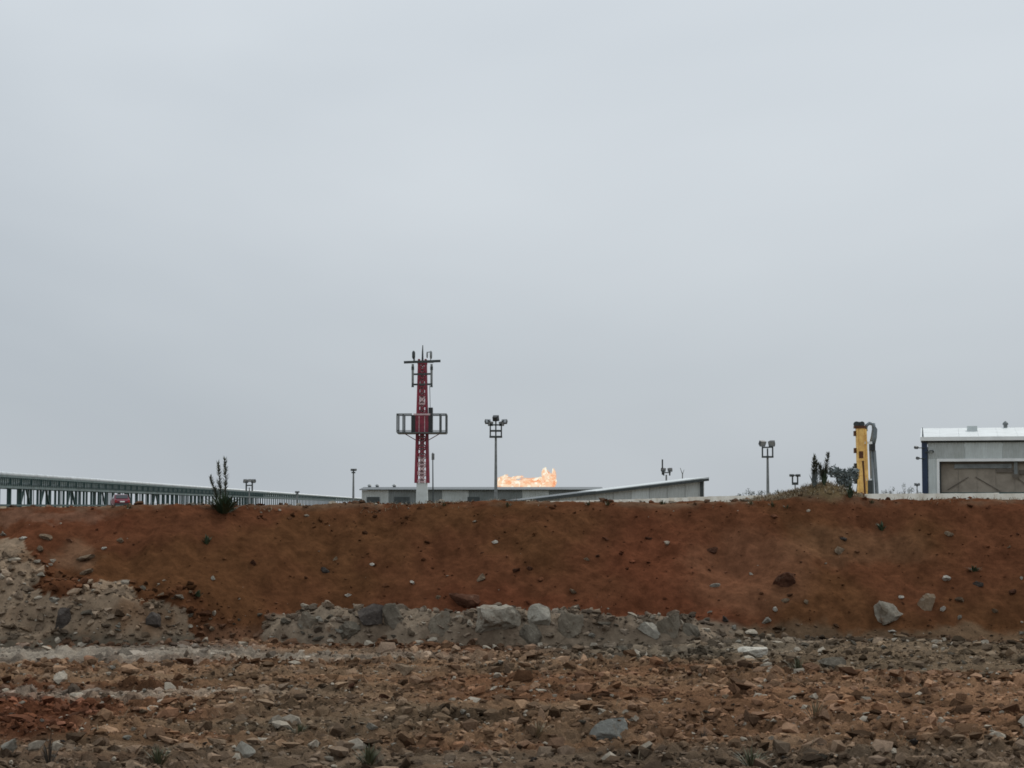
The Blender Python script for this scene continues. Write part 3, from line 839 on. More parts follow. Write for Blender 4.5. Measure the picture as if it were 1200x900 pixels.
scatter('clods', 9000, (-8.2, 8.2, 11.0, 24.0), (0.040, 0.165), 1, ground_col, ground_z, 'large broken clods of brown soil over the rough ground', 'clods', 0.07, infr(patchy))
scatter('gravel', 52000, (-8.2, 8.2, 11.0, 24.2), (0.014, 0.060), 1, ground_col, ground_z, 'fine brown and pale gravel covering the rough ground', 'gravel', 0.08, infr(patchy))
scatter('grit', 5000, (-7.6, 7.6, 23.2, 26.9), (0.010, 0.045), 1, bank_col, bank_z, 'small crumbs of earth lying on the red bank', 'grit', 0.03,
        lambda x, y: 0.08 + 0.9 * np.clip(sstep(0.05, 0.2, ridge(x, y)) + sstep(0.08, 0.25, scree(x, y)) + (1 - sstep(0.0, 0.18, (y - toe_y(x)) / CREST_D)), 0, 1))
def toe_line(x, y):
    return np.exp(-((y - toe_y(x) + 0.42 + 0.12 * fbm(x * 1.5, x * 0, 191, 3)) / 0.16) ** 2)


def toe_col(x, y):
    t = sstep(0.02, 0.12, bank_z(x, y))
    return ground_col(x, y) * (1 - t)[..., None] + bank_col(x, y) * t[..., None]


scatter('rubble', 2900, (-7.6, 7.6, 22.9, 24.6), (0.025, 0.15), 2, toe_col, lambda x, y: np.maximum(bank_z(x, y), ground_z(x, y)), 'broken grey rubble heaped along the foot of the bank', 'rubble', 0.10,
        lambda x, y: np.clip(0.8 * toe_line(x, y) * sstep(-2.2, -0.8, x) + sstep(0.05, 0.2, ridge(x, y)) + sstep(0.08, 0.25, scree(x, y)) + 0.5 * (1 - sstep(0.0, 0.10, (y - toe_y(x)) / CREST_D)), 0, 1))


scatter('brow_clods', 420, (-7.4, 7.4, 26.2, 27.6), (0.02, 0.12), 1, bank_col, bank_z, 'crumbled earth lumps along the brow of the bank', 'clods', 0.12, lambda x, y: 0.25 + 0.75 * sstep(-0.1, 0.3, fbm(x * 1.2, y * 0.5, 181, 3)))
scatter('bank_clods', 190, (-7.4, 7.4, 24.0, 26.6), (0.02, 0.10), 1, bank_col, bank_z, 'earth clods stuck to the face of the red bank', 'clods', 0.03, lambda x, y: 0.12 + 0.88 * sstep(0.0, 0.35, fbm(x * 0.9, y * 0.9, 183, 3)))


# ------------------------------------------------------------------ plants near by
def blade(mb, base, tip, bend, w):
    b, t = Vector(base), Vector(tip)
    side = (t - b).cross(Vector((0, 0, 1)))
    side = (side.normalized() if side.length > 1e-6 else Vector((1, 0, 0))) * w
    m = (b + t) / 2 + Vector(bend)
    mb.add([b - side * 0.6, b + side * 0.6, m + side, m - side, t], [(0, 1, 2, 3), (3, 2, 4)])


def weed(px, py, h_px, w_px, label, mat, n=26, plumes=(), stem=None, group=None, cat='weed', droop=0.3, bw=0.006):
    p = hit(px, py)
    s = p.y / F_PX
    root = empty('weed', p - Vector((0, 0, 0.02)), label, cat, group)
    mb = MB()
    for k in range(n):
        a = rnd.uniform(0, 6.28); r = rnd.random() ** 0.7 * w_px * s / 2; h = h_px * s * rnd.uniform(0.45, 1.0) * (1 - 0.35 * r / (w_px * s / 2))
        tip = (math.cos(a) * r, math.sin(a) * r, h)
        blade(mb, (math.cos(a) * r * 0.15, math.sin(a) * r * 0.15, 0), tip, (0, 0, h * droop * 0.5), bw * rnd.uniform(0.7, 1.4))
    mb.build('foliage', mat, root)
    for (ox, hh, lean) in plumes:
        sm = MB(); top = Vector(((ox + lean) * s, 0, hh * s)); bot = Vector((ox * 0.4 * s, 0, 0))
        mid = (top + bot) / 2 + Vector((-lean * 0.3 * s, 0.01, 0))
        pts = [bot, mid, top]
        sm.tube([bot, (bot + mid) / 2, mid, top], [0.006, 0.006, 0.005, 0.003], 5)
        st_ = sm.build('stem', M['twig'], root)
        pl = MB()
        for k in range(150):
            t = rnd.uniform(0.36, 1.0)
            c = bot * (1 - t) ** 2 + mid * (2 * t * (1 - t)) + top * t * t
            rr = 0.055 * (1 - abs(t - 0.6) * 1.7) + 0.012
            a = rnd.uniform(0, 6.28)
            blade(pl, c, c + Vector((math.cos(a) * rr, math.sin(a) * rr, rnd.uniform(0.02, 0.07))), (0, 0, 0), 0.007)
        pl.build('plume', M['leaf_plume'], root)
    return root


weed(262, 602, 32, 66, 'dark leafy weed with two tall seed plumes on the left brow', M['leaf_dark'], 130, [(-6, 59, -1), (4, 64, -3), (-11, 42, -5)], bw=0.012)
weed(954, 571, 30, 16, 'grey green upright weed with a plume on the grassy mound', M['leaf_grey'], 40, [(-1, 36, 2), (3, 30, 0)], bw=0.010)
weed(966, 569, 34, 14, 'taller dark plumed weed on top of the grassy mound', M['leaf_dark'], 30, [(2, 38, 3), (-2, 26, -4)], bw=0.010)
weed(996, 584, 24, 14, 'small dark weed at the foot of the yellow mast', M['leaf_dark'], 40, bw=0.010)
weed(242, 637, 15, 18, 'small green weed on the bank under the plumed weed', M['leaf_dark'], 30, bw=0.010)
weed(232, 700, 12, 18, 'dark weed growing low beside the slumped heap', M['leaf_dark'], 30, bw=0.010)
weed(1033, 622, 15, 18, 'green tuft high on the bank below the yellow mast', M['leaf_dark'], 30, bw=0.010)
weed(1141, 670, 12, 24, 'spreading green weed on the right part of the bank', M['leaf_dark'], 34, bw=0.010)
weed(58, 898, 46, 34, 'dark thin stemmed weed in the near left corner', M['twig'], 34, bw=0.003)
weed(432, 896, 36, 50, 'dark low bushy weed at the lower edge of the picture', M['leaf_olive'], 70, bw=0.005)
weed(186, 897, 28, 60, 'sprawling olive weed in the near gravel', M['leaf_olive'], 60, bw=0.005)
weed(955, 842, 34, 50, 'dry grass tuft standing on orange soil', M['straw'], 60, bw=0.003)
weed(935, 788, 26, 44, 'dry grass tuft beside the squat grey rock', M['leaf_olive'], 60, bw=0.004)
weed(630, 862, 24, 46, 'dry straw tuft left of the flat blue grey slab', M['straw'], 50, bw=0.003)
weed(823, 868, 30, 22, 'thin dry stalks in front of the brown soil', M['twig'], 18, bw=0.002)
weed(350, 862, 20, 36, 'olive ground weed in the grey soil patch', M['leaf_olive'], 40, bw=0.004)
weed(880, 897, 30, 70, 'dark matted weed at the lower right edge', M['leaf_olive'], 60, bw=0.004)
for (px, py) in ((690, 592), (712, 593), (595, 594), (776, 591), (150, 596), (520, 593), (905, 594), (922, 596), (1022, 590), (880, 592)):
    weed(px, py, 9, 16, 'low dry tuft on the brow of the bank', M['leaf_olive'], 22, group='tufts along the brow', bw=0.006)

g = MB()
gx_, gy_ = nrs.uniform(-7.5, 7.5, 2600), nrs.uniform(11.2, 23.0, 2600)
for x, y, z, ok in zip(gx_, gy_, ground_z(gx_, gy_), (np.abs(gx_) < 0.3 * gy_ + 0.6) & (fbm(gx_ * 0.7, gy_ * 1.1, 171, 3) > 0.12)):
    if not ok: continue
    for q in range(3):
        a = rnd.uniform(0, 6.28); h = rnd.uniform(0.03, 0.10)
        blade(g, (x, y, z - 0.01), (x + math.cos(a) * h * 0.9, y + math.sin(a) * h * 0.9, z + h * rnd.uniform(0.35, 1)), (0, 0, h * 0.2), 0.0016)
go = g.build('dry_grass', M['straw']); go['kind'] = 'stuff'; tag(go, 'sparse dry grass blades over the rough ground', 'grass')
g = MB()
gx_, gy_ = nrs.normal(4.10, 0.70, 1100), nrs.uniform(26.6, 27.5, 1100)
for x, y, z, ok in zip(gx_, gy_, bank_z(gx_, gy_), mound(gx_, gy_) > 0.03):
    if not ok: continue
    for q in range(3):
        a = rnd.uniform(0, 6.28); h = rnd.uniform(0.03, 0.08)
        blade(g, (x, y, z - 0.01), (x + math.cos(a) * h, y + math.sin(a) * h * 0.6, z + h * rnd.uniform(0.3, 0.9)), (0, 0, h * 0.2), 0.004)
go = g.build('mound_grass', M['straw']); go['kind'] = 'stuff'; tag(go, 'dry grass covering the mound on the brow', 'grass')


g = MB()
gx_, gy_ = nrs.uniform(-7.2, 7.2, 1500), nrs.uniform(26.5, 27.6, 1500)
for x, y, z, ok in zip(gx_, gy_, bank_z(gx_, gy_), fbm(gx_ * 1.4, gy_ * 0.8, 193, 3) > 0.10):
    if not ok: continue
    for q_ in range(3):
        a = rnd.uniform(0, 6.28); h = rnd.uniform(0.02, 0.075)
        blade(g, (x, y, z - 0.01), (x + math.cos(a) * h, y + math.sin(a) * h * 0.6, z + h * rnd.uniform(0.3, 0.9)), (0, 0, h * 0.2), 0.0035)
go = g.build('brow_grass', M['straw']); go['kind'] = 'stuff'; tag(go, 'thin dry grass straggling along the brow of the bank', 'grass')


# ------------------------------------------------------------------ the plant behind the bank
def pz(Y, py):                       # height above the plateau of a picture row at a distance
    return at(600, py, Y).z - PLATEAU


def base(px, Y):
    p = at(px, HOR, Y); return Vector((p.x, Y, PLATEAU - 0.05))


# --- red telecommunication tower
TY = 240.0; TS = TY / F_PX
tw = empty('telecom_tower', base(494.5, TY), 'red and white lattice telecom tower with a railed platform', 'tower')


def tz(py): return pz(TY, py) + 0.05


def half(z):                          # half width of the shaft
    return 0.80 - (0.80 - 0.42) * z / tz(423)


grey = MB()
zb = tz(566)
grey.hull8([(-0.78, -0.78, -0.3), (0.78, -0.78, -0.3), (0.78, 0.78, -0.3), (-0.78, 0.78, -0.3), (-0.66, -0.66, zb), (0.66, -0.66, zb), (0.66, 0.66, zb), (-0.66, 0.66, zb)])
grey.build('base_cladding', M['sheet_light'], tw)
zs_ = [-0.3] + [tz(y) for y in np.linspace(585, 423, 17)]
for sx in (-1, 1):
    for sy in (-1, 1):
        lg = MB(); lg.tube([(sx * half(z), sy * half(z), z) for z in (tz(566), tz(507), tz(421))], [0.21, 0.18, 0.14], 8)
        lg.build('leg', M['tower_red'], tw)
for i in range(3, len(zs_) - 1):
    z0, z1 = zs_[i], zs_[i + 1]; h0, h1 = half(z0), half(z1)
    m = MB()
    for (c0, c1) in (((-1, -1), (1, -1)), ((1, -1), (1, 1)), ((1, 1), (-1, 1)), ((-1, 1), (-1, -1))):
        a0, a1 = (c0[0] * h0, c0[1] * h0, z0), (c1[0] * h0, c1[1] * h0, z0)
        b0, b1 = (c0[0] * h1, c0[1] * h1, z1), (c1[0] * h1, c1[1] * h1, z1)
        m.bar(a0, b1, 0.14); m.bar(a1, b0, 0.14); m.bar(a0, a1, 0.15)
    m.build('bracing', M['tower_pale'] if i in (3, 4, 5, 12) else M['tower_red'], tw)
ld = MB()
for sx in (-0.22, 0.22): ld.bar((sx, -0.35, 0), (sx, -0.25, tz(424)), 0.09)
k = 0.4
while k < tz(426): ld.bar((-0.22, -0.33, k), (0.22, -0.33, k), 0.05); k += 0.4
ld.build('ladder', M['tower_pale'], tw)
cb = MB(); cb.box(-0.26, 0.26, 0.05, 0.17, 0.2, tz(430)); cb.build('cable_tray', M['tower_pale'], tw)
# enclosed red cabin in the middle of the platform
zf, zr = tz(507.5), tz(486)
cab = MB(); cab.box(-1.0, 0.95, -0.95, 0.95, zf + 0.05, tz(487)); cab.build('cabin', M['tower_red'], tw)
rim = MB(); rim.box(-1.05, 1.05, -1.0, 1.0, tz(487), tz(485)); rim.build('cabin_roof', M['tower_pale'], tw)
for sx in (-1, 1):
    c = MB(); c.box(sx * 1.08 - 0.26, sx * 1.08 + 0.26, -0.98, 0.45, zf + 0.1, tz(478 if sx > 0 else 487)); c.build('equipment_box', M['steel_black'], tw)
c = MB()
for sx in (-0.35, 0.35): c.bar((sx, -0.97, zf + 0.1), (sx, -0.97, tz(488)), 0.08)
c.build('cabin_trim', M['tower_pale'], tw)
PW = 3.05
fl = MB(); fl.box(-PW, PW, -1.9, 1.9, zf - 0.10, zf + 0.05); fl.build('platform_floor', M['rail_steel'], tw)
for sx in (-PW, -PW + 0.75, PW - 0.75, PW):
    for sy in (-1.85, 1.85):
        q = MB(); q.bar((sx, sy, zf), (sx, sy, zr), 0.17); q.build('rail_post', M['rail_steel'], tw)
for zz, w in ((zr, 0.14), (zf + 0.25, 0.07)):
    q = MB()
    for sy in (-1.85, 1.85):
        q.bar((-PW, sy, zz), (-1.2, sy, zz), w); q.bar((1.2, sy, zz), (PW, sy, zz), w)
    for sx in (-PW, PW): q.bar((sx, -1.85, zz), (sx, 1.85, zz), w)
    q.build('handrail', M['rail_steel'], tw)
q = MB()
for sx in (-1, 1): q.bar((sx * 0.6, 0, zf - 1.0), (sx * 2.2, 0, zf - 0.08), 0.10)
q.build('platform_strut', M['tower_red'], tw)
# antenna head
for zz, w in ((tz(424.5), 2.30), (tz(438.5), 1.25), (tz(450.5), 1.25)):
    q = MB()
    q.bar((-w, -0.5, zz - 0.05), (w, -0.5, zz + (0.12 if w > 2 else 0)), 0.30 if w > 2 else 0.22); q.bar((-w * 0.6, 0.5, zz), (w * 0.6, 0.5, zz), 0.10)
    q.build('antenna_crossbar', M['steel_dark'], tw)
q = MB(); q.box(-0.6, 0.6, -0.6, 0.6, tz(427), tz(423)); q.build('head_frame', M['tower_red'], tw)
for sx in (-1.18, 1.18):
    q = MB(); q.box(sx - 0.14, sx + 0.14, -0.70, -0.45, tz(453), tz(427)); q.build('panel_antenna', M['galv'], tw)
    q = MB(); q.hull8([(sx - 0.16, -0.75, tz(454)), (sx + 0.16, -0.75, tz(454)), (sx + 0.16, -0.4, tz(454)), (sx - 0.16, -0.4, tz(454)),
                       (sx - 0.08, -0.7, tz(449)), (sx + 0.08, -0.7, tz(449)), (sx + 0.08, -0.45, tz(449)), (sx - 0.08, -0.45, tz(449))]); q.build('radio_unit', M['steel_dark'], tw)
    q = MB(); q.box(sx - 0.17, sx + 0.17, -0.72, -0.42, tz(434), tz(430)); q.build('radio_unit', M['steel_dark'], tw)
    q = MB(); q.bar((sx * 0.9, -0.5, tz(424)), (sx * 0.9, -0.5, tz(414)), 0.10); q.build('dish_mount', M['galv'], tw)


def drum(cx, cy, cz, r, d, name, mat):
    q = MB(); q.tube([(cx, cy, cz), (cx, cy - d * 0.6, cz), (cx, cy - d, cz)], [r, r, r * 0.7], 14); return q.build(name, mat, tw)


for (sx, y0_, y1_, w_, mk) in ((-1.08, 421, 411.5, 0.40, 'steel_dark'), (0.62, 420, 412.5, 0.20, 'galv'), (1.10, 421, 411.5, 0.30, 'galv')):
    q = MB(); q.tube([(sx, -0.55, tz(y0_)), (sx, -0.55, tz(y0_ - 2)), (sx, -0.55, tz(y1_ + 2)), (sx, -0.55, tz(y1_))], [w_ * 0.3, w_ * 0.5, w_ * 0.5, w_ * 0.25], 10); q.build('stub_antenna', M[mk], tw, True)
q = MB(); q.bar((0.55, -0.55, tz(413.5)), (1.15, -0.55, tz(412.5)), 0.10); q.build('antenna_tie', M['galv'], tw)
q = MB(); q.bar((-1.02, -0.5, tz(424)), (-1.02, -0.5, tz(418)), 0.22); q.build('dish_bracket', M['galv'], tw)
q = MB(); q.tube([(0.02, 0, tz(425)), (0.02, 0, tz(413)), (0.04, 0, tz(404.5))], [0.14, 0.10, 0.05], 8); q.build('mast_tip', M['steel_dark'], tw)
q = MB(); q.tube([(0.95, -0.6, tz(452)), (1.0, -0.55, tz(468)), (1.02, -0.5, tz(480))], 0.035, 6); q.build('feeder_cable', M['steel_black'], tw)

# --- thin pole beside the tower
pt = empty('pole', base(507.5, 250), 'thin grey pole with a small box just beside the telecom tower', 'pole')
q = MB(); q.tube([(0, 0, -0.2), (-0.06, 0, pz(250, 530))], [0.10, 0.06], 8); q.build('shaft', M['steel_dark'], pt)
q = MB(); q.box(-0.20, 0.16, -0.25, 0.15, pz(250, 538.5), pz(250, 531)); q.build('control_box', M['galv'], pt)


# --- floodlight masts
def lamp_unit(mb, gl, c, yaw, pitch, w, h, d):
    m = Matrix.Rotation(yaw, 3, 'Z') @ Matrix.Rotation(pitch, 3, 'X')
    c = Vector(c)
    pts = [(-w / 2, 0, -h / 2), (w / 2, 0, -h / 2), (w * 0.38, d, -h * 0.36), (-w * 0.38, d, -h * 0.36), (-w / 2, 0, h / 2), (w / 2, 0, h / 2), (w * 0.38, d, h * 0.36), (-w * 0.38, d, h * 0.36)]
    mb.hull8([c + m @ Vector(p) for p in pts])
    g_ = [(-w * .46, -0.02, -h * .44), (w * .46, -0.02, -h * .44), (w * .46, -0.004, -h * .44), (-w * .46, -0.004, -h * .44), (-w * .46, -0.02, h * .44), (w * .46, -0.02, h * .44), (w * .46, -0.004, h * .44), (-w * .46, -0.004, h * .44)]
    gl.hull8([c + m @ Vector(p) for p in g_])


def mast(px, Y, label, top, units, rings, posts, r0=0.22, group=None, pole_top=None):
    """units: (dx px, row, width px, height px, yaw, pitch); rings: (row, half width px, thickness px)"""
    s = Y / F_PX
    rt = empty('floodlight_mast', base(px, Y), label, 'floodlight mast', group)
    q = MB(); q.tube([(0, 0, -0.2), (0, 0, pz(Y, pole_top or top))], [r0, r0 * 0.6], 10); q.build('pole', M['galv'], rt)
    for (row, hw, th) in rings:
        q = MB(); q.box(-hw * s, hw * s, -hw * s * 0.6, hw * s * 0.6, pz(Y, row) - th * s / 2, pz(Y, row) + th * s / 2); q.build('head_platform', M['steel_dark'], rt)
    for (dx, r1, r2, dx2) in posts:
        q = MB(); q.bar((dx * s, 0, pz(Y, r1)), (dx2 * s, 0, pz(Y, r2)), 1.6 * s); q.build('lamp_post', M['steel_dark'], rt)
    for (dx, row, w, h, yaw, pit) in units:
        a, b = MB(), MB()
        lamp_unit(a, b, (dx * s, 0, pz(Y, row)), yaw, pit, w * s, h * s, h * s * 0.8)
        lo = a.build('floodlight', M['steel_black'], rt); b.build('lamp_glass', M['lamp_glass'], lo)
    return rt


mast(581, 260, 'tall floodlight mast with winged lamp head rising beside the flare', 512,
     [(-9.0, 493, 7, 5, 0.5, -0.5), (-6.0, 496.5, 6, 5, 0.3, 0.4), (0.5, 489.5, 7, 7, 2.8, -0.3), (6.5, 496.5, 6, 5, -0.3, 0.4), (9.5, 493, 7, 5, -0.5, -0.5)],
     [(511.5, 7.5, 2.2), (504.5, 7, 2.0)], [(-6.5, 511, 498, -6.5), (6.5, 511, 498, 6.5), (0, 511, 492, 0), (-5, 498, 492, -9), (5, 498, 492, 9), (-7, 497.5, 497.5, 7)], 0.24)
mast(900, 240, 'floodlight mast with two square lamps left of the grassy mound', 533,
     [(-5, 520, 7.5, 6.5, 0.5, 0.5), (4.5, 520, 7.5, 6.5, -0.5, 0.5)], [(535, 6.5, 2.0)],
     [(-6, 535, 523, -6), (6, 535, 523, 6), (0, 535, 525, 0), (-6, 524, 523.5, 6)], 0.22)
mast(932, 420, 'small distant floodlight head peeping over the grassy mound', 566,
     [(-3.5, 557, 6, 3, 0.4, 0.3), (3.5, 557, 6, 3, -0.4, 0.3)], [(556.8, 6, 1.2), (566.5, 3.5, 3)], [(-3, 566, 557, -3), (3, 566, 557, 3)], 0.20)
mast(292, 420, 'short twin lamp floodlight mast beyond the plumed weed', 571,
     [(-4, 564, 6, 4, 0.5, 0.5), (4, 564, 6, 4, -0.5, 0.5), (0.5, 563, 4, 3.5, 0, 0.2)], [(568.5, 4, 1.4)], [(-3.6, 575, 564, -3.6), (3.4, 575, 564, 3.4)], 0.20)
mast(414, 360, 'plain dark mast standing at the end of the pipe rack', 552,
     [(-1.6, 550.5, 3, 2.5, 0.5, 0.4), (1.8, 550.5, 3, 2.5, -0.5, 0.4)], [(553.5, 2.2, 1.4)], [(0, 553, 549, 0)], 0.24)
mast(348, 430, 'slender low mast crossing the pipe rack middle', 576, [(-1, 576.5, 2.4, 2, 0.5, 0.4), (1.2, 576.5, 2.4, 2, -0.5, 0.4)], [(578.5, 1.8, 1)], [(0, 579, 576, 0)], 0.2)
mast(781, 300, 'twin lamp floodlight head standing behind the sloping shed', 556,
     [(-3, 550.5, 5.5, 4.2, 0.4, 0.4), (4.2, 550.5, 5.5, 4.2, -0.4, 0.4)], [(553.5, 5, 1.2)], [(-3, 557, 551, -3), (4, 557, 551, 4), (-4.5, 556, 538, -4.5)], 0.2)
mast(1075, 430, 'tiny far lamp beside the blue cornered shed', 568, [(-1.5, 567, 3, 2, 0.4, 0.3), (2, 567, 3, 2, -0.4, 0.3)], [(568.5, 3, 1)], [(0, 570, 567, 0)], 0.18)
an = empty('antenna', base(800, 300), 'small slanted antenna behind the sloping shed roof', 'antenna')
q = MB(); q.tube([(0, 0, -0.2), (0, 0, pz(300, 555)), (-0.35, 0, pz(300, 548))], [0.10, 0.08, 0.04], 6); q.build('mast', M['galv'], an)
q = MB(); q.bar((0, 0, pz(300, 556)), (0.25, 0, pz(300, 550)), 0.07); q.build('side_rod', M['galv'], an)


# --- corrugated sheet wall: profile along x, ribs facing -y
def corr(length, z0f, z1f, pitch=0.30, depth=0.05, th=0.03):
    n = max(2, int(length / pitch)) * 4
    mb = MB(); v = []; f = []
    for i in range(n + 1):
        x = length * i / n
        y = -depth if (i % 4) in (1, 2) else 0.0
        v += [(x, y, z0f(x)), (x, y, z1f(x)), (x, th + depth, z0f(x)), (x, th + depth, z1f(x))]
    for i in range(n):
        a, b = 4 * i, 4 * i + 4
        f += [(a, b, b + 1, a + 1), (a + 2, a + 3, b + 3, b + 2), (a + 1, b + 1, b + 3, a + 3), (a, a + 2, b + 2, b)]
    f += [(0, 1, 3, 2), (4 * n, 4 * n + 2, 4 * n + 3, 4 * n + 1)]
    return mb.add(v, f)


# --- long low warehouse behind the tower
WY = 330.0; ws = WY / F_PX
x0, x1 = at(424, HOR, WY).x, at(706, HOR, WY).x
L = x1 - x0
wh = empty('warehouse', (x0, WY, PLATEAU - 0.05), 'long low dull grey warehouse behind the telecom tower', 'warehouse')
he = pz(WY, 574.5) + 0.05
bays = 9
for k in range(bays):
    w = L / bays - 0.02
    o = corr(w, lambda x: -0.3, lambda x: he, 0.42, 0.06).build('wall_panel', M['sheet_dull'] if k % 3 else M['sheet_grey'], wh)
    o.location.x = k * L / bays
q = MB(); q.box(0.1, L - 0.1, 18, 18.15, -0.3, he); q.box(-0.02, 0.1, 0.12, 18.1, -0.3, he); q.box(L - 0.1, L - 0.01, 0.12, 18.1, -0.3, he); q.build('rear_wall', M['sheet_dull'], wh)
q = MB(); hr = pz(WY + 9, 571.5) + 0.05
q.add([(-0.4, -0.6, he + 0.02), (L + 0.3, -0.6, he + 0.02), (L + 0.3, 9, hr), (-0.4, 9, hr), (-0.4, 18.6, he + 0.02), (L + 0.3, 18.6, he + 0.02),
       (-0.4, -0.6, he + 0.14), (L + 0.3, -0.6, he + 0.14), (L + 0.3, 9, hr + 0.12), (-0.4, 9, hr + 0.12), (-0.4, 18.6, he + 0.14), (L + 0.3, 18.6, he + 0.14)],
      [(0, 3, 2, 1), (3, 4, 5, 2), (6, 7, 8, 9), (9, 8, 11, 10), (0, 1, 7, 6), (4, 10, 11, 5), (0, 6, 9, 3), (3, 9, 10, 4), (1, 2, 8, 7), (2, 5, 11, 8)])
q.build('roof', M['roof_dark'], wh)
for px in (433, 442, 462):
    X = at(px, HOR, WY + 9).x - x0
    q = MB(); q.tube([(X, 9, hr - 0.1), (X, 9, hr + 0.35)], 0.28, 8); q.tube([(X, 9, hr + 0.35), (X, 9, hr + 0.6)], [0.5, 0.12], 8); q.build('roof_vent', M['galv'], wh)
for px, w in ((430, 2.2), (462, 2.6), (548, 2.0)):
    X = at(px, HOR, WY).x - x0
    q = MB(); q.box(X, X + w, -0.16, -0.07, -0.3, he * 0.62); q.build('door', M['steel_dark'], wh)
    q = MB(); q.box(X + w * 0.8, X + w * 0.8 + 0.08, -0.21, -0.16, he * 0.25, he * 0.4); q.build('door_handle', M['galv'], wh)

# --- sloping corrugated shed running away to the left
pA = at(824, HOR, 200.0); pB = at(612, HOR, 197.0)
dv = Vector((pA.x - pB.x, pA.y - pB.y, 0)); SL = dv.length; sa_ = math.atan2(dv.y, dv.x)
hA, hB = pz(200, 560.5), pz(197, 586.5)
sh = empty('sloping_shed', (pB.x, pB.y, PLATEAU - 0.05), 'long grey corrugated shed with a sloping roof edged by a bright halo', 'shed', rz=sa_)
top = lambda x: hB + (hA - hB) * (x / SL)
nb = 10
for k in range(nb):
    w = SL / nb
    o = corr(w - 0.03, lambda x: -0.4, lambda x, k=k: top(k * w + x), 0.34, 0.05).build('wall_panel', M['sheet_grey'] if k % 4 != 2 else M['sheet_light'], sh)
    o.location.x = k * w
q = MB(); q.box(SL + 0.001, SL + 0.12, 0.0, 9, -0.4, hA - 0.05); q.build('end_wall', M['white'], sh)
q = MB(); q.box(SL - 0.35, SL + 0.02, -0.16, -0.075, -0.4, hA - 0.15); q.build('corner_trim', M['steel_dark'], sh)
q = MB(); q.hull8([(0, 9, -0.4), (SL, 9, -0.4), (SL, 9.1, -0.4), (0, 9.1, -0.4), (0, 9, hB), (SL, 9, hA), (SL, 9.1, hA), (0, 9.1, hB)]); q.build('rear_wall', M['sheet_dull'], sh)
for k in range(nb):
    a, b = k * SL / nb, (k + 1) * SL / nb - 0.03
    if k == nb - 1: b = SL + 0.55
    q = MB()
    za, zb_ = top(a) + 0.01, top(b) + 0.01
    q.hull8([(a, -0.45, za), (b, -0.45, zb_), (b, 9.4, zb_ + 0.0), (a, 9.4, za + 0.0), (a, -0.45, za + 0.10), (b, -0.45, zb_ + 0.10), (b, 9.4, zb_ + 0.12), (a, 9.4, za + 0.12)])
    q.build('roof_sheet', M['roof_dark'] if k < 4 else M['roof_white'], sh)  # white sheets paint a bright halo along the roof's top edge
q = MB(); q.hull8([(-0.3, -0.58, top(0) - 0.22), (SL + 0.5, -0.58, hA - 0.22), (SL + 0.5, -0.46, hA - 0.22), (-0.3, -0.46, top(0) - 0.22), (-0.3, -0.58, top(0) + 0.05), (SL + 0.5, -0.58, hA + 0.05), (SL + 0.5, -0.46, hA + 0.05), (-0.3, -0.46, top(0) + 0.05)])
q.build('gutter', M['steel_dark'], sh)

# --- flare: burner header with a wide ragged flame
FY = 420.0; fs = FY / F_PX
fr = empty('gas_flare', base(618, FY), 'steel flare header with burner tips hidden below the flame', 'flare')
q = MB()
q.tube([(-6.5, 0, 1.0), (6.5, 0, 1.0)], 0.25, 8); q.build('header_pipe', M['steel_dark'], fr)
for dx in (-5.6, -3.4, -1.2, 1.0, 3.2, 5.2):
    q = MB(); q.tube([(dx, 0, -0.2), (dx, 0, pz(FY, 576)), (dx, 0, pz(FY, 574))], [0.14, 0.14, 0.22], 8); q.build('burner_riser', M['rust'], fr)
fl_root = empty('flare_flame', (at(618, HOR, FY).x, FY, at(618, 572, FY).z), 'wide cream and orange gas flame burning above the low warehouse', 'flame')
# tongues blown sideways: centre column and row offset, half length, half height (picture px at this distance), rise along the length
TONG = [(-31, 6, 4, 5.5, 0.1), (-25, 7.5, 8, 4.5, 0.10), (-24, 3, 9, 4, 0.0), (-14, 5, 10, 4.5, -0.12), (-13, 12, 8, 1.7, 0.16), (-27, 12, 4, 3.0, 0.5), (-3, 3, 10, 4, 0.0), (0, 8, 11, 3.2, 0.16),
        (9, 10, 9, 1.8, 0.22), (9, 4, 9, 4.5, 0.05), (17, 6, 6, 6.5, 0.2), (24, 5, 9, 7, 0.0), (21, 14, 3.6, 7.5, 0.5), (19, 18, 2.2, 4.5, 0.9), (26, 12, 3.0, 6, -0.3), (31, 13, 2.4, 8.5, 0.25), (29, 8, 5, 7, 0.0)]


def flame_mesh(name, grow, mat, seed):
    Vs, Fs, off = [], [], 0
    for i, (dx, cz, rx, rz, rise) in enumerate(TONG):
        V = ICO[3][0].copy()
        t = V[:, 0] * 0.5 + 0.5
        tap = 1.0 - 0.55 * np.clip(t - 0.35, 0, 1)
        nz = 1 + 0.75 * fbm(V[:, 0] * 2.6 + i * 3.1, V[:, 2] * 2.1 + V[:, 1] * 1.3, seed + i, 3)
        X = dx + V[:, 0] * rx * grow * (1 + 0.25 * (nz - 1))
        Z = cz + V[:, 2] * rz * nz * tap * grow + rise * V[:, 0] * rx + 1.2 * fbm(t * 3 + i, t * 0 + i * 1.7, seed + 40, 2)
        Yv = V[:, 1] * min(rx, 6) * 0.6 * grow * nz
        Vs.append(np.stack([X, Yv, Z], 1) * fs); Fs.append(ICO[3][1] + off); off += len(V)
    o = link(bpy.data.objects.new(name, mesh_np(name, np.concatenate(Vs), np.concatenate(Fs), mat, smooth=True)), fl_root)
    return o


flame_mesh('flame_core', 1.0, M['flame_core'], 501)
flame_mesh('flame_sheath', 1.17, M['flame_sheath'], 517)

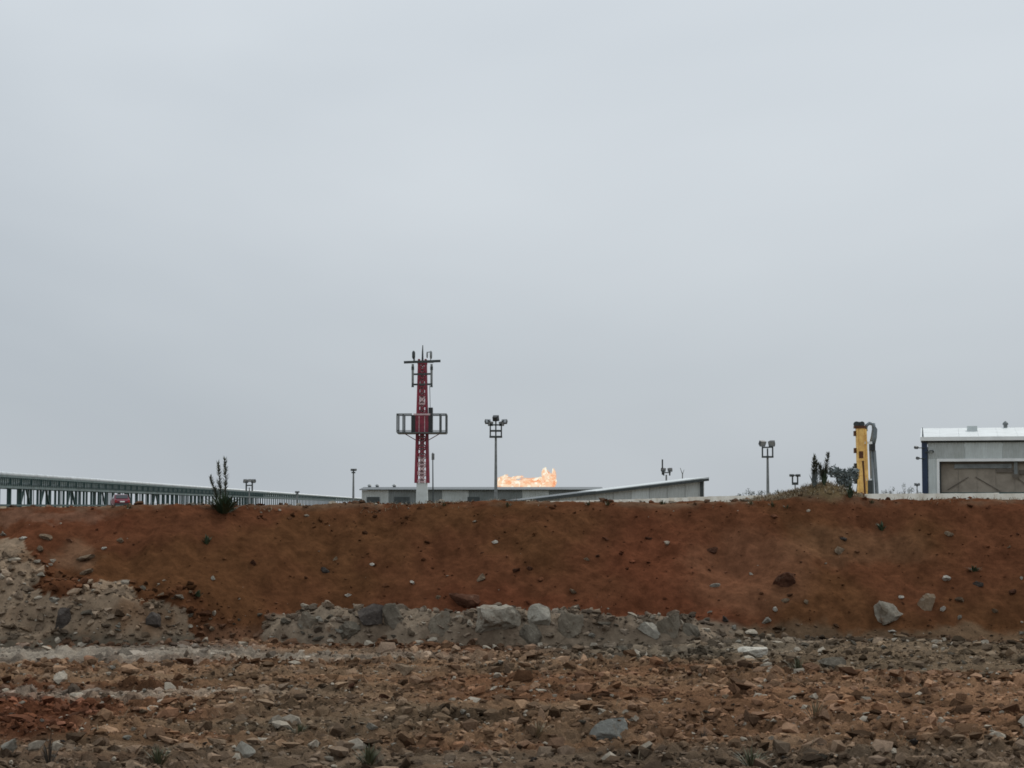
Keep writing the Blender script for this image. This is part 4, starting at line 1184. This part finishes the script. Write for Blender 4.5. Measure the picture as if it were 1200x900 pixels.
# --- pipe rack receding from the left edge towards the middle
RA = at(-30, HOR, 238.0); VPX = (552 - 600) / F_PX
rdir = Vector((VPX, 1, 0)).normalized()
rk = empty('pipe_rack', (RA.x, RA.y, PLATEAU - 0.05), 'long dark steel pipe rack receding from the picture edge', 'pipe rack', rz=math.atan2(rdir.y, rdir.x))
RL = 1150.0
H_top, H_mid, H_low = 4.35, 2.95, 0.40
RW = 3.2       # width, +y is away to the left
step = 6.1
nbents = int(RL / step) + 1
post_me = None
for i in range(nbents):
    x = i * step
    for sy in (0.0, RW):
        if sy > 0 and x > 330: continue
        if x > 640 and i % 2: continue
        if post_me is None:
            q = MB(); q.box(-0.17, 0.17, -0.15, 0.15, -0.3, H_top - 0.05)
            o = q.build('column', M['steel_green'], rk); post_me = o.data
        else:
            o = link(bpy.data.objects.new('column', post_me), rk)
        o.location = (x, sy, 0)
beam_me = None
for i in range(nbents):
    x = i * step
    for zz in (H_mid, H_top - 0.22):
        if beam_me is None:
            q = MB(); q.box(-0.12, 0.12, 0.16, RW - 0.16, -0.15, 0.12); o = q.build('cross_beam', M['rack_steel'], rk); beam_me = o.data
        else: o = link(bpy.data.objects.new('cross_beam', beam_me), rk)
        o.location = (x, 0, zz)
for zz, hh, mk in ((H_mid - 0.12, 0.34, 'rack_steel'), (H_top - 0.12, 0.26, 'rack_steel'), (H_low, 0.26, 'steel_green'), ((H_mid + H_top) / 2 - 0.55, 0.12, 'rack_steel')):
    for sy in (-0.17, RW + 0.17):
        q = MB(); q.box(-6, RL, sy - 0.05, sy + 0.05, zz - hh / 2, zz + hh / 2); q.build('longitudinal_beam', M[mk], rk)
# pipes lying on the two tiers
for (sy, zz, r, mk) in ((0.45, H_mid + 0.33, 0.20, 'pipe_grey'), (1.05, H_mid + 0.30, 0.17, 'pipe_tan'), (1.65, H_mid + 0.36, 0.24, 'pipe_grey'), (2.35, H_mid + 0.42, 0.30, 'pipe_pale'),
                        (0.12, H_top + 0.22, 0.27, 'pipe_pale'), (1.0, H_top + 0.06, 0.15, 'pipe_grey'), (2.0, H_top + 0.08, 0.17, 'pipe_pale')):  # front pale pipe added to draw the bright halo along the rack top
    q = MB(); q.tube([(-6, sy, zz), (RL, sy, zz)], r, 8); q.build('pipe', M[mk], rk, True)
q = MB(); q.box(-6, RL, 1.3, 1.36, H_mid + 0.1, H_top - 0.35); q.build('cable_tray', M['tray'], rk)
# uprights of the side truss and slender rods in the lower gaps
rod = None
for i in range(int(330 / 1.22)):
    x = i * 1.22 + 0.6
    if rod is None:
        q = MB(); q.box(-0.10, 0.10, -0.05, 0.05, 0, H_top - H_mid - 0.3); o = q.build('truss_upright', M['steel_green'], rk); rod = o.data
    else: o = link(bpy.data.objects.new('truss_upright', rod), rk)
    o.location = (x, -0.28, H_mid + 0.05)
rs2 = random.Random(5); rod = None
for i in range(110):
    bay = rs2.randrange(0, 55)
    x = bay * step + rs2.choice((1.2, 2.2, 3.1, 4.0, 4.9))
    if rod is None:
        q = MB(); q.box(-0.07, 0.07, -0.05, 0.05, H_low, H_mid - 0.2); o = q.build('drop_pipe', M['rack_steel'], rk); rod = o.data
    else: o = link(bpy.data.objects.new('drop_pipe', rod), rk)
    o.location = (x, rs2.uniform(0.5, RW), 0)
for bay in (1, 4, 6, 9, 13, 17, 22):
    q = MB(); x = bay * step
    q.bar((x + 0.2, 0.1, 0.5), (x + 2.4, 0.1, H_mid - 0.3), 0.26); q.bar((x + step - 0.2, 0.1, 0.5), (x + step - 2.4, 0.1, H_mid - 0.3), 0.26)
    q.build('knee_brace', M['steel_green'], rk)

# --- red car parked before the rack
CY = 215.0
cr = empty('parked_car', base(141, CY), 'small dark red car parked in front of the pipe rack', 'car', rz=R(18))
prof = [(-1.9, 0.45), (-1.95, 0.85), (-1.75, 1.05), (-1.45, 1.12), (-0.95, 1.55), (0.35, 1.60), (1.05, 1.10), (1.85, 0.98), (2.0, 0.7), (1.95, 0.42)]
def car_rot(p): return (p[1], p[0], p[2])        # length along y, rear towards the camera
mb = MB(); v = []
for sx in (-1, 1):
    for (ly, lz) in prof:
        inset = 0.20 * max(0, (lz - 1.0)) / 0.6
        v.append((sx * (0.86 - inset), ly, lz))
n = len(prof)
f = [tuple(range(n)), tuple(range(2 * n - 1, n - 1, -1))] + [(i, (i + 1) % n, n + (i + 1) % n, n + i) for i in range(n)]
mb.add(v, f).build('body', M['car_red'], cr)
q = MB(); q.hull8([(-0.68, -1.46, 1.14), (0.68, -1.46, 1.14), (0.62, -1.02, 1.52), (-0.62, -1.02, 1.52), (-0.68, -1.50, 1.16), (0.68, -1.50, 1.16), (0.62, -1.06, 1.54), (-0.62, -1.06, 1.54)]); q.build('rear_window', M['glass'], cr)
for sx in (-1, 1):
    q = MB(); a = 0.80
    q.hull8([(sx * 0.815, -1.0, 1.14), (sx * 0.815, 0.80, 1.14), (sx * 0.70, 0.30, 1.52), (sx * 0.70, -0.78, 1.50), (sx * 0.85, -1.0, 1.14), (sx * 0.85, 0.80, 1.14), (sx * 0.73, 0.30, 1.52), (sx * 0.73, -0.78, 1.50)]); q.build('side_window', M['glass'], cr)
    q = MB(); q.box(sx * 0.70 - 0.12, sx * 0.70 + 0.12, -1.985, -1.90, 0.72, 0.95); q.build('tail_light', M['tail_light'], cr)
    for ly in (-1.25, 1.25):
        q = MB(); q.tube([(sx * 0.70, ly, 0.31), (sx * 0.88, ly, 0.31)], 0.31, 16); w_ = q.build('wheel', M['rubber'], cr)
        q = MB(); q.tube([(sx * 0.86, ly, 0.31), (sx * 0.90, ly, 0.31)], 0.18, 12); q.build('rim', M['galv'], w_)
q = MB(); q.box(-0.82, 0.82, -2.03, -1.93, 0.40, 0.62); q.build('bumper', M['steel_dark'], cr)
q = MB(); q.box(-0.26, 0.26, -1.985, -1.955, 0.72, 0.86); q.build('number_plate', M['white'], cr)

# --- big shed at the right
SY = 170.0; ss = SY / F_PX
X0 = at(1081, HOR, SY).x
bs = empty('industrial_shed', (X0, SY, PLATEAU - 0.05), 'grey industrial shed with white roof and navy corner column', 'shed', rz=R(-12.6))
def hz(py, Y=SY): return pz(Y, py) + 0.05
def xx(px): return (px - 1081) * ss
BW = xx(1300); BD = 16.0
ze = hz(517)
oz0, oz1, ox0, ox1 = hz(579), hz(541), xx(1101), xx(1272)
for nm, a, b, z0_, z1_ in (('wall_panel', xx(1088), ox0 - 0.25, -0.3, oz1 + 0.25), ('wall_panel', ox1 + 0.25, BW, -0.3, oz1 + 0.25)):
    o = corr(b - a, lambda x: z0_, lambda x: z1_, 0.28, 0.04).build(nm, M['sheet_light'], bs); o.location.x = a
nseg = 5
for k in range(nseg):
    a = xx(1088) + (BW - xx(1088)) * k / nseg; b = xx(1088) + (BW - xx(1088)) * (k + 1) / nseg - 0.015
    o = corr(b - a, lambda x: oz1 + 0.262, lambda x: ze - 0.02, 0.28, 0.04).build('wall_panel', M['sheet_grey'] if k % 2 == 0 else M['sheet_light'], bs); o.location.x = a
q = MB(); q.box(0, xx(1087.5), -0.10, 0.40, -0.3, ze - 0.03); q.build('corner_column', M['navy'], bs)
q = MB(); q.box(0.02, 0.14, 0.42, BD - 0.1, -0.3, ze - 0.05); q.build('side_wall', M['sheet_grey'], bs)
q = MB(); q.box(BW - 0.12, BW, 0.42, BD - 0.1, -0.3, ze - 0.05); q.build('side_wall', M['sheet_grey'], bs)
q = MB(); q.box(0, BW, BD - 0.08, BD, -0.3, ze - 0.05); q.build('rear_wall', M['sheet_grey'], bs)
q = MB(); q.box(ox0 - 0.24, ox0, -0.09, 0.35, -0.3, oz1); q.box(ox1, ox1 + 0.24, -0.09, 0.35, -0.3, oz1); q.box(ox0 - 0.24, ox1 + 0.24, -0.092, 0.352, oz1 + 0.002, oz1 + 0.25); q.build('opening_frame', M['white'], bs)
nd = 8
for k in range(nd):
    a = ox0 + 0.02 + (ox1 - ox0 - 0.04) * k / nd; b = ox0 + 0.02 + (ox1 - ox0 - 0.04) * (k + 1) / nd - 0.02
    q = MB(); q.box(a, b, 0.62, 0.70, -0.3, oz1 + 0.2); q.build('door_panel', M['brown_sheet'], bs)
def rel(px, py): return (xx(px), hz(py))
for (p1, p2) in (((1110, 574), (1134, 559)), ((1142, 559), (1170, 576)), ((1206, 574), (1190, 561)), ((1226, 574), (1250, 559))):
    q = MB(); a, b = rel(*p1), rel(*p2); q.bar((a[0], 0.57, a[1]), (b[0], 0.57, b[1]), 0.06, 0.06); q.build('diagonal_brace', M['brown_steel'], bs)
q = MB(); q.box(ox0 + 0.03, ox1 - 0.03, 0.45, 0.60, oz1 - 0.20, oz1 - 0.01); q.build('door_rail', M['brown_steel'], bs)
q = MB(); q.box(ox0 + 0.03, ox1 - 0.03, 0.40, 0.60, -0.3, hz(577)); q.build('door_sill', M['steel_green'], bs)
q = MB(); q.box(ox0 + 0.01, ox0 + 0.14, 0.36, 0.60, -0.3, oz1 - 0.02); q.build('door_post', M['steel_black'], bs)
q = MB(); q.box(xx(1185.5), xx(1189.5), 0.30, 0.44, hz(556), oz1 - 0.01); q.build('hoist_post', M['galv'], bs)
q = MB(); q.hull8([(xx(1186), 0.3, hz(561)), (xx(1189), 0.3, hz(561)), (xx(1189), 0.42, hz(561)), (xx(1186), 0.42, hz(561)), (xx(1183), 0.3, hz(556)), (xx(1192), 0.3, hz(556)), (xx(1192), 0.42, hz(556)), (xx(1183), 0.42, hz(556))]); q.build('hoist_hook', M['brown_steel'], bs)
q = MB(); q.box(xx(1166), xx(1184), 0.46, 0.58, hz(554), hz(550.5)); q.box(xx(1192), xx(1212), 0.46, 0.58, hz(556), hz(551)); q.build('crane_beam', M['brown_steel'], bs)
q = MB(); q.box(xx(1118), xx(1183), 0.48, 0.585, hz(549), hz(544)); q.build('head_panel', M['galv'], bs)
q = MB(); q.box(-0.05, BW + 0.05, -0.14, -0.02, ze - 0.14, ze + 0.02); q.build('fascia_shadow_gap', M['steel_black'], bs)
q = MB(); q.box(-0.10, BW + 0.1, -0.42, -0.03, ze + 0.022, hz(512.3)); q.build('gutter', M['white'], bs)
zr2 = pz(SY + BD / 2, 502) + 0.05
nr = 10
for k in range(nr):
    a = -0.10 + (BW + 0.2) * k / nr; b = -0.10 + (BW + 0.2) * (k + 1) / nr - 0.012
    q = MB(); z0_ = hz(512.6)
    q.add([(a, -0.02, z0_), (b, -0.02, z0_), (b, BD / 2, zr2), (a, BD / 2, zr2), (a, BD + 0.2, z0_), (b, BD + 0.2, z0_), (a, -0.02, z0_ - 0.1), (b, -0.02, z0_ - 0.1), (b, BD / 2, zr2 - 0.1), (a, BD / 2, zr2 - 0.1), (a, BD + 0.2, z0_ - 0.1), (b, BD + 0.2, z0_ - 0.1)],
          [(0, 1, 2, 3), (3, 2, 5, 4), (6, 9, 8, 7), (9, 10, 11, 8), (0, 6, 7, 1), (4, 5, 11, 10), (0, 3, 9, 6), (3, 4, 10, 9), (1, 7, 8, 2), (2, 8, 11, 5)])
    q.build('roof_sheet', M['roof_white'], bs)
q = MB(); q.add([(0.06, 0.1, ze - 0.05), (0.06, BD - 0.1, ze - 0.05), (0.06, BD / 2, zr2 - 0.12), (0.16, 0.1, ze - 0.05), (0.16, BD - 0.1, ze - 0.05), (0.16, BD / 2, zr2 - 0.12)], [(0, 2, 1), (3, 4, 5), (0, 1, 4, 3), (1, 2, 5, 4), (2, 0, 3, 5)]); q.build('gable', M['sheet_grey'], bs)
yv = BD / 2 - 2.6; zv = hz(512.6) + (zr2 - hz(512.6)) * (yv / (BD / 2))
q = MB(); q.box(xx(1134) * 1.0, xx(1146), yv - 0.35, yv + 0.35, zv - 0.15, zv + 0.42); q.build('roof_vent', M['sheet_light'], bs)
q = MB(); q.tube([(xx(1180), BD / 2, zr2 - 0.1), (xx(1180), BD / 2, zr2 + 0.25)], 0.18, 10); q.tube([(xx(1180), BD / 2, zr2 + 0.25), (xx(1180), BD / 2, zr2 + 0.42), (xx(1180), BD / 2, zr2 + 0.6)], [0.27, 0.24, 0.05], 10); q.build('ventilator', M['galv'], bs)
q = MB(); q.tube([(0.12, -0.1, hz(513)), (0.10, -0.1, hz(501))], [0.08, 0.03], 6); q.build('lightning_rod', M['galv'], bs)
for (px, py, w_, yaw) in ((1075.5, 525, 5.5, 0.9), (1077, 537.5, 3.8, 0.9), (1091.5, 530, 6, -0.7)):
    a, b = MB(), MB(); lamp_unit(a, b, (xx(px), -0.45, hz(py)), yaw, 0.5, w_ * ss, 3.2 * ss, 2.6 * ss)
    lo = a.build('wall_floodlight', M['steel_black'], bs); b.build('lamp_glass', M['lamp_glass'], lo)
    q = MB(); q.bar((xx(px), -0.40, hz(py)), (0.3, -0.08, hz(py)), 0.08); q.build('lamp_bracket', M['steel_dark'], bs)

# --- low pale concrete wall behind the brow, nearer at the right
pR, pL = at(1330, HOR, 78.0), at(560, HOR, 190.0)
dv = Vector((pR.x - pL.x, pR.y - pL.y, 0)); WL = dv.length
lw = empty('boundary_wall', (pL.x, pL.y, PLATEAU - 0.05), 'low pale concrete boundary wall running behind the brow', 'wall', rz=math.atan2(dv.y, dv.x))
nw = 30; blk = []
for k in range(nw):
    a, b = k * WL / nw, (k + 1) * WL / nw - 0.04
    Yk = pL.y + (pR.y - pL.y) * (k + 0.5) / nw
    pxk = 600 + F_PX * (pL.x + (pR.x - pL.x) * (k + 0.5) / nw) / Yk
    row = np.interp(pxk, [560, 680, 760, 850, 960, 1060, 1330], [589.5, 586.5, 584.5, 581, 579.5, 578.3, 577.5])
    h = pz(Yk, row) + 0.05 + rnd.uniform(-0.01, 0.01)
    q = MB(); q.box(a, b, 0, 0.25, -0.4, h); q.build('wall_block', M['concrete'], lw)

# --- yellow drilling rig, mast upright
GY = 110.0; gs = GY / F_PX
rg = empty('drilling_rig', base(1010, GY), 'yellow drilling rig with upright mast beside the grassy mound', 'drilling rig')
def gz(py): return pz(GY, py) + 0.05
def gx(px): return (px - 1010) * gs
q = MB(); q.hull8([(gx(1006), -0.22, -0.2), (gx(1016), -0.22, -0.2), (gx(1016), 0.25, -0.2), (gx(1006), 0.25, -0.2), (gx(1004.3), -0.22, gz(502)), (gx(1014), -0.22, gz(502)), (gx(1014), 0.25, gz(502)), (gx(1004.3), 0.25, gz(502))]); q.build('mast', M['yellow'], rg)
q = MB(); q.bar((gx(1011), -0.235, gz(540)), (gx(1013), -0.235, gz(579)), 0.10, 0.03); q.build('mast_groove', M['rust'], rg)
for sx0, sx1 in ((1004.8, 1003.6), (1016.2, 1014.0)):
    q = MB(); q.bar((gx(sx0 + 0.8), -0.26, 0), (gx(sx1 + 0.8), -0.26, gz(503)), 0.09, 0.07); q.build('mast_rail', M['yellow'], rg)
for py in (515, 533, 553, 569):
    q = MB(); q.box(gx(1006.6), gx(1011.4), -0.243, -0.222, gz(py + 4), gz(py - 4)); q.build('cover_plate', M['yellow'] if py != 533 else M['rust'], rg)
q = MB(); q.box(gx(1002.3), gx(1015), -0.28, 0.3, gz(502), gz(499)); q.build('crown_block', M['rust'], rg)
for px in (1004.5, 1011):
    q = MB(); q.tube([(gx(px), -0.12, gz(497)), (gx(px), 0.08, gz(497))], 0.155, 14); q.build('sheave', M['steel_dark'], rg)
q = MB(); q.box(gx(1004), gx(1013), -0.05, 0.02, gz(499), gz(494.3)); q.build('crown_bracket', M['galv'], rg)
for py in (508, 528, 546, 564):
    q = MB(); q.box(gx(1001.6), gx(1004.6), -0.16, 0.16, gz(py + 3), gz(py - 3)); q.build('hose_clamp', M['rust'] if py < 540 else M['steel_black'], rg)
pts = [(gx(1016), 0, gz(505)), (gx(1016.5), 0, gz(498.5)), (gx(1020), 0, gz(496)), (gx(1024.5), 0, gz(497)), (gx(1026), 0, gz(503)), (gx(1025), 0, gz(512)), (gx(1023), 0, gz(520))]
q = MB(); q.tube(pts, [0.10, 0.10, 0.10, 0.13, 0.16, 0.18, 0.18], 8); q.build('hose_loop', M['rig_grey'], rg, True)
q = MB(); q.box(gx(1019.8), gx(1025.8), -0.2, 0.2, gz(528), gz(520)); q.build('rotary_head', M['steel_black'], rg)
q = MB(); q.box(gx(1013.5), gx(1022), -0.25, -0.15, gz(520.5), gz(517.5)); q.build('head_bracket', M['white'], rg)
q = MB(); q.box(gx(1014.5), gx(1021), -0.25, -0.12, gz(563.5), gz(561)); q.build('foot_bracket', M['white'], rg)
for (a, b) in ((1021.3, 1023.5), (1025.2, 1029)):
    q = MB(); q.tube([(gx(a), 0, gz(528)), (gx(b), 0, -0.1)], [0.10, 0.11], 8); q.build('drill_rod', M['rig_grey'], rg)
q = MB(); q.box(gx(1016), gx(1022), -0.3, 0.2, -0.2, gz(563)); q.build('clamp_table', M['leaf_olive'] if False else M['steel_dark'], rg)
q = MB(); q.box(gx(1002), gx(1032), -0.9, 2.6, 0.02, 0.08); q.build('deck', M['yellow'], rg)
for sx in (1000, 1030):
    q = MB(); q.box(gx(sx) - 0.12, gx(sx) + 0.12, -1.0, 2.8, -0.1, 0.02); q.build('skid', M['steel_dark'], rg)
q = MB(); q.bar((gx(1010), 2.3, 0.1), (gx(1010), 0.26, gz(545)), 0.10); q.build('mast_stay', M['steel_dark'], rg)


# ------------------------------------------------------------------ bushes and far trees
def tree(px, Y, row, w_px, label, mat, seed, name='tree', cat='tree', group=None, leaves=420, spiky=0.0, trunk_h=0.3):
    s = Y / F_PX; rs = random.Random(seed)
    rt = empty(name, base(px, Y), label, cat, group)
    H = pz(Y, row); W = w_px * s
    q = MB(); q.tube([(0, 0, -0.2), (0.03 * W, 0, H * 0.35), (0, 0, H * 0.7)], [0.045 * W + 0.02, 0.035 * W + 0.015, 0.01 * W], 7)
    for k in range(5):
        a = rs.uniform(0, 6.28); z0 = H * rs.uniform(0.25, 0.5)
        q.tube([(0, 0, z0), (math.cos(a) * W * 0.25, math.sin(a) * W * 0.25, z0 + H * 0.25)], [0.02 * W + 0.01, 0.008 * W], 5)
    q.build('trunk', M['bark'], rt)
    lobes = [(rs.uniform(-0.36, 0.36) * W, rs.uniform(-0.3, 0.3) * W, H * rs.uniform(trunk_h + 0.15, 0.86), rs.uniform(0.14, 0.26)) for _ in range(9)]
    mb = MB()
    for k in range(leaves):
        cx, cy, cz, r = rs.choice(lobes)
        u = Vector((rs.gauss(0, 1), rs.gauss(0, 1), rs.gauss(0, 1))).normalized() * (rs.random() ** 0.4)
        c = Vector((cx + u.x * r * W, cy + u.y * r * W, min(H, cz + u.z * r * H * 0.7)))
        d = Vector((rs.gauss(0, 1), rs.gauss(0, 1), rs.gauss(0.3 + spiky, 0.7))).normalized(); e = d.cross(Vector((rs.gauss(0, 1), rs.gauss(0, 1), rs.gauss(0, 1)))).normalized()
        a = W * rs.uniform(0.035, 0.075)
        mb.add([c - d * a, c + e * a * 0.45, c + d * a, c - e * a * 0.45], [(0, 1, 2, 3)])
    mb.build('crown', mat, rt)
    return rt


tree(986, 95, 542, 40, 'grey green bush standing behind the grassy mound', M['leaf_grey'], 3, 'bush', 'bush', None, 1500)
tree(960, 92, 546, 20, 'smaller grey bush behind the plumed weeds on the mound', M['leaf_grey'], 5, 'bush', 'bush', None, 900, 0.8)
FT = [(868, 574, 16), (881, 571, 14), (892, 573, 14), (912, 573, 16), (925, 574, 14)]
for i, (px, row, w) in enumerate(FT):
    tree(px, 640 + 25 * i, row, w, 'dark far tree in the low line left of the grassy mound', M['leaf_far'], 60 + i, group='far trees left of the mound', leaves=220)
FT = [(1036, 569, 12), (1045, 566, 9), (1054, 570, 13), (1060, 563, 8), (1068, 568, 11), (1076, 571, 10)]
for i, (px, row, w) in enumerate(FT):
    tree(px, 560 + 20 * i, row, w, 'hazy far tree between the yellow rig and the big shed', M['leaf_far'], 80 + i, group='far trees by the big shed', leaves=220, spiky=0.5)
